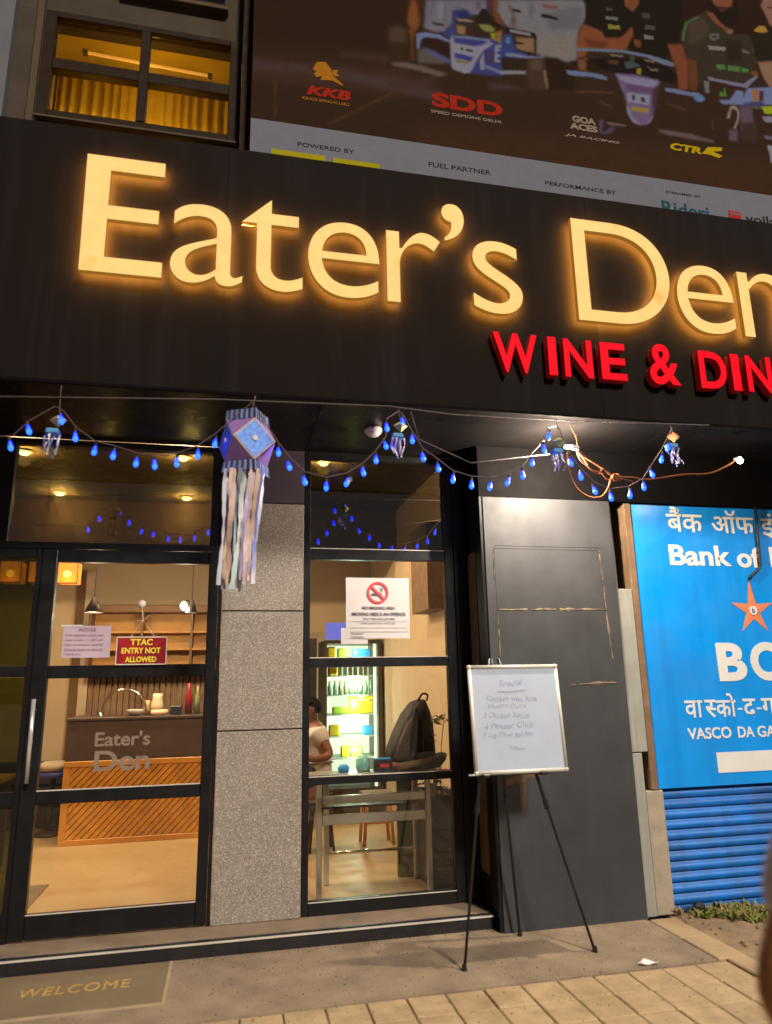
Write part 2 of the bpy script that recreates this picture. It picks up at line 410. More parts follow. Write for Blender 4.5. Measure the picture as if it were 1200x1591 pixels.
tag(q.build('weeds', 'weed', fix=False), kind='stuff'); tag(q2.build('dry_weeds', 'weed_dry', fix=False), kind='stuff')
q = MB()
for c in range(140):
    px, py = random.uniform(2.91, 4.2), random.uniform(-1.2, -.28); s_ = random.uniform(.004, .012)
    q.bbox(px-s_, px+s_*1.2, py-s_, py+s_, -.01, s_*1.1, s_*.4)
tag(q.build('rubble', 'soil'), kind='stuff')
q = MB(); q.bbox(3.05, 3.13, -.38, -.31, 0, .075, .022)
tag(q.build('dark_rock', 'black'), 'small dark lump of rubbish against the foot of the blue shutter', 'rubbish')
q = MB()
pts = [(2.235,-.985),(2.30,-.955),(2.345,-.99),(2.35,-1.02),(2.29,-1.01),(2.25,-1.015)]
n_ = len(pts); q.add([(x, y_, .006+.012*(i%2)) for i, (x, y_) in enumerate(pts)]+[(x, y_, .004+.012*(i%2)) for i, (x, y_) in enumerate(pts)],
  [tuple(range(n_)), tuple(range(2*n_-1, n_-1, -1))]+[(i, (i+1)%n_, (i+1)%n_+n_, i+n_) for i in range(n_)])
tag(q.build('paper_scrap', 'litter'), 'crumpled white scrap of paper lying where concrete meets the pavers', 'litter')

q = MB(); rg_ = random.Random(11)
for c in range(900):
    px, py = rg_.uniform(-1.3, 2.68), rg_.uniform(-1.9, -.25)
    if rg_.random() < .3: py = -.262-abs(rg_.gauss(0, .02)); 
    if px > 1.7 and py > -.35: continue
    s_ = rg_.uniform(.0015, .005); z_ = .0005 if py > -1.04 else -.004
    q.add([(px-s_, py, z_), (px+s_*.6, py-s_, z_), (px+s_, py+s_*.7, z_), (px, py, z_+s_*1.2)], [(0,1,3),(1,2,3),(2,0,3),(0,2,1)])
tag(q.build('grit', 'grit'), kind='stuff')
q = MB()
for c in range(46):
    px, py = rg_.uniform(-.2, 2.68), rg_.uniform(-1.7, -.3); s_ = rg_.uniform(.006, .014); a = rg_.uniform(0, 6.3); z_ = .003 if py > -1.04 else -.001
    if px > 1.7 and py > -.36: continue
    q.add([(px, py, z_), (px+s_*math.cos(a+.5), py+s_*math.sin(a+.5), z_+.003), (px+2*s_*math.cos(a), py+2*s_*math.sin(a), z_+.002), (px+s_*math.cos(a-.5), py+s_*math.sin(a-.5), z_)], [(0,1,2,3)])
tag(q.build('dry_leaf_bits', 'weed_dry', fix=False), kind='stuff')
# doormat slab
dm = thing('doormat', (-.9, -.55, 0), 'dark mat lettered WELCOME on the ground before the glass door', 'doormat')
box('mat', (-2.2, -.272, -.80, -.262, 0, .006), 'mat_stone', dm, .002)
box('border', (-.2715, -.254, -.818, -.262, 0, .007), 'grout', dm); box('border', (-2.2, -.272, -.818, -.8005, 0, .007), 'grout', dm)
text('lettering', 'WELCOME', -1.0, -.455, -.567, -.462, .006, 'mat_text', dm, off=.0, depth=.0015, flat=True, sp=1.15)

# entrance step
st = thing('entrance_step', (-.3, -.25, 0), 'low stone step with black riser and pale nosing below the shopfront', 'step')
box('tread', (-5, 1.685, -.232, .3, .0, .09), 'step_stone', st)
box('riser', (-5, 1.685, -.245, -.233, 0, .072), 'step_black', st)
box('nosing', (-5, 1.69, -.258, -.2325, .0725, .082), 'nosing', st)
box('black_edge', (-5, 1.688, -.25, -.2325, .0825, .0915), 'step_black', st)

# ------------------------------------------------------------------ shopfront
pl = thing('pillar', (.21, 0, .09), 'speckled grey granite pillar between the glass door and the window', 'pillar')
box('core', (-.055, .49, .014, .24, .09, 3.18), 'joint', pl)
for z0, z1 in ((.092, 1.231), (1.239, 2.011), (2.019, 2.775)): box('granite_slab', (-.06, .493, -.012, .013, z0, z1), 'granite', pl, .003)
box('painted_top', (-.06, .493, -.006, .013, 2.783, 3.178), 'led_tint_paint', pl)

def pane(name, b, g, parent): return box(name, b, g, parent)
fr = thing('door_surround', (-.65, 0, .09), 'black metal frame round the glass door with tinted side and top panes', 'door frame')
F0, F1 = 0.0, .06
box('right_jamb', (-.085, -.0625, F0-.005, F1+.02, .09, 3.178), 'frame', fr, .003)
box('left_post', (-1.245, -1.212, F0-.005, F1+.02, .09, 2.42), 'frame', fr, .003)
box('transom', (-1.60, -.0855, F0-.008, F1, 2.421, 2.464), 'frame', fr, .003)
box('head', (-1.44, -.0855, F0, F1, 3.135, 3.178), 'frame', fr, .003)
box('right_post', (-.155, -.0855, F0, F1, 2.465, 3.134), 'frame', fr, .003)
box('upper_post', (-1.90, -1.435, F0, F1, 2.465, 3.178), 'frame', fr, .003)
for z0, z1 in ((.10, .232), (.842, .918), (1.60, 1.668), (2.36, 2.42)): box('side_rail', (-1.60, -1.246, F0, F1, z0, z1), 'frame', fr, .003)
box('side_post', (-2.1, -1.605, F0, F1, .09, 2.46), 'frame', fr, .003)
pane('top_pane', (-1.434, -.156, .028, .034, 2.465, 3.134), 'glass_tint', fr)['label'] = 'tinted pane above the glass door'
for z0, z1 in ((.233, .841), (.919, 1.599), (1.669, 2.359)): pane('side_pane', (-1.604, -1.246, .028, .034, z0, z1), 'glass_green', fr)

dr = thing('glass_door', (-.65, 0, .1), 'black framed glass door with three clear panes and a steel pull handle', 'door')
D0, D1 = -.012, .045
box('stile', (-1.21, -1.118, D0, D1, .102, 2.418), 'frame', dr, .004); box('stile', (-.152, -.0865, D0, D1, .102, 2.418), 'frame', dr, .004)
for z0, z1 in ((.102, .233), (.842, .918), (1.588, 1.667), (2.334, 2.418)): box('rail', (-1.1175, -.1525, D0+.003, D1, z0, z1), 'frame', dr, .004)
for z0, z1 in ((.2335, .8415), (.9185, 1.5875), (1.6675, 2.3335)): pane('pane', (-1.1175, -.1525, .01, .016, z0, z1), 'glass', dr)
box('bead', (-1.1175, -.1525, D0-.001, D0+.0025, .9185, .925), 'nosing', dr)
box('bead', (-1.1175, -.1525, D0-.001, D0+.0025, .2335, .239), 'nosing', dr)
q = MB(); q.tube([(-1.166, -.062, .975), (-1.168, -.062, 1.465)], .013, 10); hd = q.build('handle', 'handle_steel', dr, True)
for z in (1.07, 1.40):
    q = MB(); q.tube([(-1.167, -.05, z), (-1.167, -.012, z)], .007, 8); q.build('handle_fixing', 'handle_steel', hd)
text('window_lettering', "Eater's", -.806, -.474, 1.166, 1.255, .0085, 'decal', dr, off=.02, depth=.001)
text('window_lettering', "Den", -.802, -.470, 1.018, 1.14, .0085, 'decal', dr, off=.02, depth=.001)

wf = thing('shop_window', (1.05, 0, .1), 'tall black framed shop window right of the granite pillar', 'window')
box('jamb', (.496, .541, F0-.005, F1, .1, 3.178), 'frame', wf, .003); 
box('jamb', (1.532, 1.60, F0-.004, F1, .1, 3.178), 'frame', wf, .003); box('jamb', (1.601, 1.70, F0-.02, F1, .09, 3.178), 'frame', wf, .004)
for z0, z1 in ((.092, .173), (.873, .928), (1.632, 1.70), (2.384, 2.464), (3.132, 3.178)): box('rail', (.5415, 1.5315, F0, F1, z0, z1), 'frame', wf, .003)
for z0, z1, g in ((.1735, .8725, 'glass'), (.9285, 1.6315, 'glass'), (1.7005, 2.3835, 'glass'), (2.4645, 3.1315, 'glass_tint')):
    o = pane('pane', (.5415, 1.5315, .028, .034, z0, z1), g, wf)
    if g == 'glass_tint': o['label'] = 'tinted top pane'
for z0 in (.1735, .9285, 1.7005, 2.4645): box('bead', (.5415, 1.5315, -.002, -.0002, z0-.006, z0-.0005), 'nosing', wf)
box('reveal_board', (1.7015, 1.72, -.33, .06, .0, 2.8), 'frame', wf); box('reveal_strip', (1.694, 1.7012, -.20, -.05, .3, 2.42), 'brown_wood', wf)

# the dark beam beside the window, over the panel and the bank board
tag(box('lintel', (1.7015, 7.0, -.335, .1, 2.801, 3.178), 'dark_beam'), 'dark painted beam above the black panel and the bank board', 'beam')
# soffit of the sign box
sf = thing('soffit', (1, -.5, 3.18), 'glossy black ceiling panels under the projecting sign', 'soffit')
xs = [-6, -3.6, -1.2, .5, 1.03, 2.9, 4.7, 7]
for a, b_ in zip(xs, xs[1:]): box('soffit_panel', (a+.002, b_-.002, -.985, -.001, 3.18, 3.2), 'soffit', sf, .002)

# ------------------------------------------------------------------ fascia sign
fs = thing('fascia_sign', (1, -1, 3.18), "long black fascia board with amber glowing letters Eater's Den", 'shop sign')
xs = [-6, -2.55, -.1, 2.35, 4.8, 7]
for a, b_ in zip(xs, xs[1:]): box('sign_panel', (a+.0008, b_-.0008, -1.0, -.986, 3.19, 4.845), 'fascia', fs, .001)
box('bottom_trim', (-6, 7, -1.003, -.986, 3.172, 3.1895), 'dark_beam', fs)
box('top_return', (-6, 7, -.985, .0, 4.82, 4.844), 'fascia', fs)
LET = [('a', -.411, .012, 3.822, 4.352), ('t', -.008, .366, 3.822, 4.443), ('e', .396, .842, 3.826, 4.346), ('r', .890, 1.245, 3.83, 4.34),
       ("\u2019", 1.264, 1.415, 4.306, 4.582), ('s', 1.459, 1.796, 3.818, 4.342), ('D', 2.187, 2.9, 3.832, 4.598), ('e', 2.949, 3.394, 3.826, 4.349), ('n', 3.453, 3.86, 3.832, 4.345)]
for ch, x0, x1, z0, z1 in LET:
    o = text('amber_letter', ch, x0, x1, z0, z1, -1.042, None, fs, off=-.008 if ch != "\u2019" else .0, depth=.035, mats=('letter_amber', 'amber_side', 'amber_back'))
q = MB(); q.prism([(-.904,3.835),(-.455,3.835),(-.455,3.932),(-.775,3.932),(-.775,4.182),(-.49,4.182),(-.49,4.272),(-.775,4.272),(-.775,4.508),(-.47,4.508),(-.47,4.602),(-.912,4.602)], -1.077, -1.042)
eo = q.build('amber_letter', None, fs, mats=('letter_amber', 'amber_side', 'amber_back'))
for p in eo.data.polygons: p.material_index = 0 if p.normal.y < -.7 else (2 if p.normal.y > .7 else 1)
RED = [('W', 1.58, 1.883, 3.427, 3.70), ('I', 1.955, 2.014, 3.43, 3.70), ('N', 2.066, 2.268, 3.428, 3.697), ('E', 2.328, 2.512, 3.43, 3.695), ('&', 2.683, 2.911, 3.424, 3.72),
       ('D', 3.064, 3.275, 3.424, 3.70), ('I', 3.318, 3.383, 3.424, 3.696), ('N', 3.435, 3.64, 3.424, 3.695), ('E', 3.70, 3.885, 3.424, 3.695)]
for ch, x0, x1, z0, z1 in RED:
    text('red_letter', ch, x0, x1, z0, z1, -1.001, None, fs, off=.022, depth=.055, mats=('letter_red', 'red_side', 'red_side'))

# ------------------------------------------------------------------ upper storey
tag(box('upper_wall', (-1.765, .02, .001, .2, 6.715, 8.6), 'wall_upper'), 'dim beige upper wall over the amber window', 'wall')
uw = thing('side_wall', (-1.66, 0, 4), 'narrow beige wall strip left of the amber upper window', 'wall')
box('render_coat', (-1.765, -1.565, .001, .2, 3.2, 6.714), 'wall_upper', uw)
box('downpipe', (-1.62, -1.566, -.06, 0.0, 4.85, 8), 'ledge', uw, .012)
tag(box('pale_wall', (-5, -1.77, -.06, .2, 3.2, 8.6), 'wall_pale'), 'pale grey rendered wall at the upper left corner', 'wall')
tag(box('backing_wall', (.021, 7, .001, .2, 3.2, 8.6), 'wall_upper'), 'dim beige upper wall behind the racing hoarding', 'wall')
wn = thing('upper_window', (-.85, 0, 5.72), 'amber lit upper window with brown frame and four panes', 'window')
for b_ in ((-1.555,-1.478,-.03,.05,5.70,6.70), (-.15,-.055,-.03,.05,5.70,6.70), (-1.477,-.151,-.03,.05,5.70,5.785), (-1.477,-.151,-.03,.05,6.645,6.70), (-1.477,-.845,-.028,.05,6.165,6.26), (-.774,-.151,-.028,.05,6.165,6.26)): box('frame_bar', b_, 'window_brown', wn, .004)
box('mullion', (-.844, -.775, -.035, .05, 5.786, 6.644), 'window_brown', wn, .004)
for x0, x1 in ((-1.477, -.845), (-.774, -.151)):
    for z0, z1 in ((5.786, 6.164), (6.261, 6.644)): pane('pane', (x0, x1, .01, .015, z0, z1), 'glass_amber', wn)
box('sill', (-1.56, -.05, -.07, -.031, 5.68, 5.70), 'ledge', wn, .003)
q = MB(); n_ = 150; cur = []
for i in range(n_+1):
    x = -1.58+1.56*i/n_; a = 1.0 if (x < -1.05 or x > -.62) else .45
    yy = .50+.022*math.sin(i*.83+1.2*math.sin(i*.13))*a
    cur.append((x, yy))
for i in range(n_):
    (a, b_), (c_, d_) = cur[i], cur[i+1]; q.add([(a,b_,5.72),(c_,d_,5.72),(c_,d_,6.7),(a,b_,6.7)], [(0,1,2,3)])
tag(q.build('curtain', 'curtain', smooth=True, weld=1e-5), 'pleated amber curtain drawn inside the upper window', 'curtain')
q = MB(); q.box(-1.6, .0, .9, .92, 5.6, 6.8); q.box(-1.6, 0, .06, .92, 6.79, 6.81); q.box(-1.6, 0, .06, .92, 5.6, 5.62); q.box(-1.62, -1.6, .06, .92, 5.6, 6.81); q.box(0, .02, .06, .92, 5.6, 6.81)
q.build('room_lining', 'curtain', wn)
tb = thing('tube_light', (-.85, .1, 6.5), 'slim glowing tube lamp behind the top panes of the upper window', 'lamp')
q = MB(); q.tube([(-1.26, .1, 6.475), (-.33, .1, 6.44)], .012, 8); q.build('tube', 'tube_glow', tb)
box('end_cap', (-1.30, -1.265, .085, .115, 6.455, 6.495), 'ledge', tb); box('end_cap', (-.325, -.29, .085, .115, 6.42, 6.46), 'ledge', tb)
fl = thing('fairy_lights', (-.7, .08, 5.8), 'tiny cluster of amber fairy lights on the upper window sill', 'fairy lights')
for i, x in enumerate((-.755, -.73, -.70, -.675, -.765)):
    q = MB(); q.lathe([(.001, 0), (.008, .006), (.008, .016), (.001, .024)], (x, .06, 5.79+(i%2)*.02), 8); q.build('bulb', 'fairy_amber', fl, True)
q = MB(); q.tube([(-.77, .06, 5.79), (-.72, .06, 5.805), (-.67, .06, 5.79)], .002, 5); q.build('cord', 'wire_dim', fl)
lamp('curtain_fill', (-.6, .14, 5.84), 10, (1, .70, .22), fl, .05)
lamp('curtain_fill', (-1.15, .14, 5.86), 8, (1, .70, .22), fl, .05); lamp('tube_glow', (-.8, .13, 6.42), 3, (1, .6, .2), tb, .1)  # extra point lamp added away from the bulbs to light the curtain evenly
tw = thing('top_window', (-.6, 0, 7.0), 'lower edge of another brown framed window above the amber one', 'window')
box('frame', (-.99, -.2, -.03, -.001, 7.0, 7.06), 'window_brown', tw, .004); box('sill', (-1.02, -.18, -.07, 0, 6.96, 6.999), 'ledge', tw, .004); box('pane', (-.98, -.21, -.015, -.002, 7.061, 7.8), 'glass_tint', tw)
tag(box('wall_fin', (-.05, .018, -.16, 0, 4.846, 8.6), 'window_brown'), 'dark brown vertical fin between upper window and hoarding', 'wall fin')
PRINT=[('2e1c12',40,'-87,8163 1435,8617 1374,6561 -39,6453'),
('281810',30,'2918,9059 6203,10038 5642,7213 2750,7054'),
('3c2618',40,'1302,5914 5445,6223 5332,5651 1293,5609'),
('402a20',26,'-33,6270 1315,6420 1308,6164 -28,6089'),
('443432',14,'41,6254 391,6288 726,6293 1177,6304 1586,6265 1582,6153 1121,6207 725,6231 366,6229 42,6194'),
('3e2c20',10,'726,6490 1127,6542 1126,6461 726,6443'),
('462e1a',5,'610,5776 1174,6202 1536,6424 1542,6401 1187,6181 622,5763'),
('4a3016',4,'199,6104 211,6107 220,5780 208,5778'),
('483628',10,'1138,6825 1213,6851 1279,6836 1280,6678 1209,6643 1135,6667'),
('342216',10,'1127,6675 1280,6698 1296,6506 1131,6462'),
('3a2414',8,'1372,7159 1458,7179 1444,6993 1391,6931'),
('764224',7,'1330,7149 1372,7159 1382,7070 1400,6963 1390,6900 1354,6823 1329,6827 1294,6909 1305,7022'),
('643a1e',6,'1300,6841 1355,6843 1339,6730 1329,6513 1314,6510 1320,6716'),
('68626e',7,'1462,7180 2014,7309 2016,7184 1934,7134 1863,7118 1812,7164 1705,7113 1691,6988 1610,6878 1524,6860 1436,6880 1453,7025'),
('56505e',8,'1527,7196 1553,7202 1515,7090 1491,7003 1468,6958 1480,7062'),
('585260',8,'1622,7197 1644,7202 1627,7065 1613,6960 1600,6967'),
('5a5462',8,'1764,7251 1790,7257 1750,7144 1733,7140'),
('76707a',8,'1570,7185 1613,7195 1606,7009 1567,7000'),
('544a58',8,'1924,7288 1978,7301 1944,7168 1910,7191'),
('301a1e',4,'1502,6960 1613,6960 1612,6934 1510,6937'),
('462c36',6,'2014,7309 2068,7322 2050,7161 2017,7195'),
('683c24',6,'2073,7323 2160,7343 2110,7269 2105,7173 2144,7078 2117,7082 2068,7154'),
('6c686c',7,'2129,7336 2952,7528 2976,7479 2970,7359 2916,7239 2883,7189 2854,7013 2827,6820 2729,6800 2639,6822 2510,6811 2447,6824 2462,7023 2418,7045 2202,7049 2144,7130 2109,7216'),
('5c5a60',10,'2545,7284 2936,7459 2918,7261 2855,7183 2606,7107'),
('746a64',12,'2489,7019 2837,7094 2815,6838 2657,6826 2483,6821'),
('544442',8,'2218,7315 2261,7282 2281,7161 2270,7064 2226,7075 2238,7193'),
('58545a',9,'2425,7405 2453,7412 2463,7286 2419,7192 2413,7296'),
('2c1e22',3,'2251,7270 2306,7277 2337,7263 2331,7240 2254,7241'),
('704244',5,'2554,7392 2699,7399 2691,7360 2550,7349'),
('1e181c',3,'2522,7284 2619,7279 2688,7263 2681,7235 2529,7243'),
('643a24',6,'2098,7193 2128,7157 2158,7071 2139,7051 2088,7097'),
('221818',3,'2175,7054 2455,7048 2461,7007 2414,6992 2406,7006 2208,7009 2229,6921 2210,6897'),
('706e76',3,'2210,7041 2408,7038 2411,7010 2213,7010'),
('1e1616',3,'2443,7009 2461,7013 2441,6802 2426,6799'),
('785c42',5,'2268,6966 2332,6974 2437,6987 2426,6835 2339,6822 2265,6847'),
('1e1616',4,'2229,6911 2333,6923 2326,6896 2227,6890'),
('1e1616',4,'2260,6836 2412,6827 2401,6809 2267,6817'),
('544a46',7,'1374,6639 1450,6675 1598,6588 1597,6548 1370,6511'),
('2c1a14',6,'1411,6765 1522,6794 1657,6768 1655,6619 1533,6638 1433,6671'),
('646c8a',4,'1362,6804 1439,6836 1574,6841 1658,6799 1653,6777 1547,6800 1437,6786 1398,6743 1387,6661 1366,6647'),
('4c4c70',6,'1425,6679 1517,6659 1650,6598 1656,6555 1598,6568 1449,6635'),
('323a6a',5,'1697,7122 1795,7163 1846,7145 1870,7099 1773,7067 1719,7035 1720,6852 1659,6819 1592,6854 1681,6955'),
('222854',4,'1705,7103 1820,7139 1853,7095 1755,7063'),
('201a16',4,'1904,7076 1964,7204 2017,7205 2055,7089 2143,7067 2141,7026 2018,7060 1928,7030'),
('2e2622',5,'1719,7035 1877,7060 1895,6890 1833,6866 1721,6862'),
('7c7068',4,'1733,7046 1868,7060 1876,7039 1736,7023'),
('7c6042',5,'1725,6975 1808,6973 1799,6890 1726,6884'),
('3a221a',5,'1816,6969 1886,6969 1878,6896 1812,6887'),
('70703e',4,'1933,7031 2026,7041 2077,7012 2058,6976 2004,6965 1952,6984'),
('847a1e',4,'2030,6960 2084,6967 2074,6878 2044,6881'),
('805c32',5,'2085,6982 2139,7005 2131,6859 2079,6879'),
('303868',5,'2143,6964 2225,6992 2238,6923 2268,6827 2364,6796 2362,6765 2120,6725 2107,6814'),
('526e96',5,'2177,6941 2209,6958 2209,6886 2178,6880'),
('686e8c',4,'2158,6779 2364,6786 2510,6806 2508,6787 2362,6760 2156,6743'),
('36386e',5,'1668,6841 2045,6902 2129,6839 2111,6523 1936,6508 1816,6504 1681,6526'),
('646884',4,'1694,6857 1816,6878 2017,6886 2034,6859 1917,6804 1692,6806'),
('34346c',4,'1698,6837 1999,6867 1916,6793 1847,6804 1701,6798'),
('7c7a88',4,'1658,6799 1687,6875 1692,6786 1890,6788 1943,6809 2025,6857 2060,6854 1958,6762 1911,6682 1853,6561 1824,6496 1764,6489 1680,6506 1664,6532'),
('383670',4,'1691,6681 1867,6673 1838,6617 1693,6627'),
('6a643c',4,'1701,6614 1830,6615 1811,6582 1704,6580'),
('343038',3,'1746,6747 1776,6749 1770,6717 1747,6718'),
('343038',3,'1797,6743 1866,6748 1860,6716 1800,6719'),
('3e3254',5,'1966,6743 2064,6784 2074,6645 1977,6626'),
('767482',3,'1922,6654 1957,6742 1956,6562 1925,6546 1914,6573'),
('606886',4,'1968,6614 2114,6574 2112,6543 1957,6582'),
('707482',3,'2064,6835 2128,6859 2130,6829 2081,6808 2124,6797 2069,6760 2120,6735 2070,6705 2117,6674 2054,6651'),
('76767c',4,'2093,6574 2245,6610 2339,6624 2337,6593 2100,6541'),
('2c1e16',6,'2119,6715 2361,6745 2344,6630 2121,6605'),
('402e22',9,'2362,6755 2509,6796 2532,6749 2520,6464 2357,6433 2342,6599'),
('4e3e32',6,'2387,6740 2489,6776 2490,6670 2390,6649'),
('261810',8,'2519,6808 2639,6822 2718,6787 2815,6735 2778,6514 2538,6467 2536,6679'),
('685640',4,'2503,6662 2527,6677 2533,6497 2518,6464 2505,6531'),
('605046',6,'1148,6466 1279,6493 1427,6484 1527,6465 1627,6447 1558,6414 1426,6426 1302,6440 1155,6443'),
('402e28',14,'1095,6274 1423,6358 1556,6345 1338,6236 1094,6199'),
('423230',10,'1989,6430 2164,6445 2339,6429 1986,6361'),
('1c140e',5,'3023,7991 4068,8255 3979,7467 3861,7184 3705,7007 3416,7054 3298,7158 3128,7193 2956,7255'),
('703e28',4,'3370,7775 3575,7825 3523,7602 3454,7512 3386,7556'),
('744026',5,'2943,7252 3105,7216 3142,7139 3308,7189 3427,7331 3431,7244 3340,7067 3186,7006 2970,7003 2910,6893 2845,6865 2848,7033 2899,7185'),
('5c301e',5,'2928,7093 3164,7101 3124,7021 2946,7012'),
('683822',4,'3426,7200 3503,7188 3495,7114 3436,7116'),
('605c58',2,'3167,7396 3292,7410 3288,7372 3170,7360'),
('463e3a',2,'3184,7495 3249,7502 3246,7472 3181,7465'),
('786e28',2,'3178,7312 3302,7317 3304,7274 3186,7256'),
('423a36',3,'3554,7520 3635,7532 3628,7471 3547,7460'),
('48403a',3,'3579,7393 3679,7394 3660,7345 3560,7338'),
('68625e',2,'3538,7268 3644,7269 3633,7230 3540,7225'),
('1a120e',6,'2750,6811 3081,6914 3268,6976 3550,6987 3702,6983 3855,6883 3832,6784 3644,6770 3205,6777 3038,6789 2836,6737'),
('5c687c',3,'2815,6969 3081,7013 3297,7047 3600,7045 3708,7032 3827,7008 3817,6970 3701,6971 3553,7012 3294,7017 3056,6979 2823,6939'),
('4e3628',5,'3144,6904 3241,6918 3247,6878 3150,6864'),
('645448',3,'3162,6978 3302,6989 3299,6965 3180,6952'),
('685442',3,'3518,6992 3627,6991 3613,6965 3525,6964'),
('685846',3,'3532,6924 3572,6897 3649,6907 3641,6881 3569,6873'),
('3c484a',4,'3304,6913 3371,6939 3455,6921 3464,6899 3318,6846'),
('344428',4,'3367,6997 3421,6996 3402,6921 3364,6926'),
('7e7414',3,'3429,6874 3472,6877 3459,6810 3416,6813'),
('6c422a',6,'2835,6840 2943,6885 2908,6740 2846,6733'),
('281810',5,'2909,6855 3023,6856 3056,6758 2972,6753'),
('5c6884',3,'2721,6708 2845,6722 3064,6731 3124,6703 3100,6677 2976,6685 2778,6663 2728,6670'),
('626a84',3,'3691,6709 3889,6712 4045,6719 4038,6670 3883,6670 3697,6670'),
('665472',5,'3199,6770 3377,6793 3635,6786 3653,6761 3616,6718 3549,6429 3505,6330 3423,6265 3341,6278 3296,6349 3266,6559'),
('78728c',4,'3214,6761 3633,6768 3592,6702 3515,6687 3302,6692 3241,6714'),
('58425e',5,'3300,6680 3558,6684 3539,6622 3292,6598'),
('3c2428',8,'3556,6672 3627,6720 3576,6480 3516,6332'),
('7c7a8c',3,'3296,6587 3526,6597 3502,6489 3290,6483'),
('323846',2,'3341,6567 3374,6573 3367,6515 3341,6516'),
('323846',2,'3425,6560 3474,6564 3468,6511 3431,6516'),
('847032',3,'3322,6444 3498,6448 3487,6401 3323,6399'),
('787088',4,'3275,6447 3295,6439 3325,6320 3403,6267 3391,6254 3319,6275 3281,6357'),
('70627c',4,'3521,6379 3538,6381 3491,6300 3423,6259'),
('503624',4,'2795,6502 2993,6543 3162,6561 3160,6544 2992,6523 2793,6485'),
('483222',5,'3005,6453 3136,6409 3123,6385 3003,6430'),
('605254',5,'3557,6233 3634,6246 3936,6248 3953,6211 3822,6205 3629,6211'),
('4c3e56',4,'2990,6238 3037,6246 3003,6108 3136,6209 3119,6150 3053,6106 2982,6104'),
('6e5852',4,'3056,6233 3252,6235 3240,6216 3084,6210'),
('546e90',4,'3993,6668 4064,6699 4099,6670 4066,6629 3998,6622'),
('703c28',5,'3779,7210 3939,7245 3956,7139 3969,7011 3927,6735 3841,6718 3842,6921 3801,7106'),
('5a341c',5,'3971,7098 4075,7120 4071,6945 4025,6754 3943,6738'),
('342a20',5,'3941,7256 3941,7333 4004,7503 4153,7615 4214,7674 4295,7659 4425,7540 4502,7489 4699,7520 4777,7468 4757,7216 4676,7110 4604,6920 4170,6922 4043,6811 4069,7075 3962,7107'),
('42362a',9,'4036,7510 4205,7616 4272,7495 4167,7337 4001,7247'),
('281e14',8,'4425,7393 4599,7430 4581,7180 4407,7133'),
('486038',4,'3937,7288 3952,7358 4005,7509 4119,7596 4165,7623 4167,7605 4036,7516 3985,7398 3959,7282'),
('1e140e',6,'4279,7838 4621,7919 4636,7736 4515,7571 4423,7596 4340,7680 4283,7725'),
('76442e',5,'4329,7897 4584,7957 4554,7833 4506,7799 4420,7790 4357,7799'),
('462816',4,'4396,7773 4495,7796 4466,7743 4411,7731'),
('6e422e',4,'4248,7694 4322,7699 4392,7601 4449,7556 4520,7538 4514,7497 4458,7473 4424,7528 4345,7567 4292,7635'),
('70584c',3,'4466,7526 4530,7535 4502,7489 4465,7486'),
('585452',3,'4259,7441 4361,7458 4359,7412 4294,7359 4245,7376'),
('342e2a',3,'4283,7424 4336,7430 4326,7400 4278,7395'),
('767066',2,'4217,7293 4407,7311 4401,7270 4221,7243'),
('5c544c',3,'4589,7332 4671,7310 4662,7286 4588,7287'),
('606268',4,'4719,7445 4827,7445 4815,7340 4748,7293 4710,7318'),
('426e34',3,'4264,7082 4360,7102 4374,7055 4288,7032'),
('466838',3,'4401,7099 4540,7116 4525,7052 4393,7042'),
('427036',3,'4554,7108 4633,7107 4616,7065 4551,7052'),
('9c762c',3,'4762,7580 4828,7652 4896,7667 4929,7605 4881,7577'),
('7c584a',5,'4893,7911 4943,8018 5164,8069 5108,7749 4964,7682 4931,7814'),
('54302a',3,'4959,7915 5073,7935 5070,7917 4967,7895'),
('241c12',6,'4708,7511 4882,7583 5099,7700 5025,7271 4757,7216 4706,7295'),
('80604e',5,'4745,7208 5027,7283 4953,6856 4829,6942 4782,7043'),
('6c687c',3,'4160,6925 4541,6919 4685,7035 4722,7064 4709,7017 4577,6882 4514,6881 4165,6888'),
('60605c',3,'4111,6867 4169,6878 4155,6747 4114,6739'),
('6c3e28',4,'4651,7083 4729,7110 4729,7043 4654,7040'),
('466c36',3,'4254,6727 4272,6784 4301,6768 4333,6849 4332,6774 4342,6738'),
('302224',6,'4524,6810 4599,6890 4724,7013 4780,6969 4631,6831'),
('646e8e',4,'4247,6683 4363,6705 4454,6829 4527,6833 4515,6755 4575,6875 4973,6974 4936,6758 4503,6677 4272,6645'),
('3e3c62',5,'4485,6695 4725,6762 4746,6701 4562,6656'),
('925e32',3,'4628,6874 4698,6887 4674,6742 4617,6742'),
('462828',4,'4705,6867 4756,6888 4736,6764 4687,6755'),
('584454',6,'4459,6658 4585,6671 4589,6501 4560,6391 4434,6369 4447,6518'),
('3c2a26',7,'4451,6477 4620,6507 4585,6290 4417,6262'),
('584454',6,'4302,6366 4396,6383 4377,6265 4295,6251'),
('7c7064',3,'4357,6629 4397,6658 4439,6633 4449,6561 4419,6471 4376,6390 4357,6397 4416,6512 4424,6599 4369,6610 4332,6497 4295,6491'),
('8c961a',3,'4703,6693 4934,6747 4916,6646 4723,6621'),
('505432',3,'4585,6671 4702,6687 4698,6665 4592,6651'),
('747082',3,'4685,6582 4913,6624 4900,6551 4717,6524'),
('605664',4,'4671,6373 4870,6381 4863,6338 4686,6339'),
('807c84',3,'4695,6267 4853,6283 4825,6122 4705,6082'),
('606886',3,'3691,6704 3801,6720 3988,6703 3984,6670 3796,6676 3693,6678'),
('546e92',4,'3987,6692 4069,6708 4090,6680 4049,6635 3984,6639'),
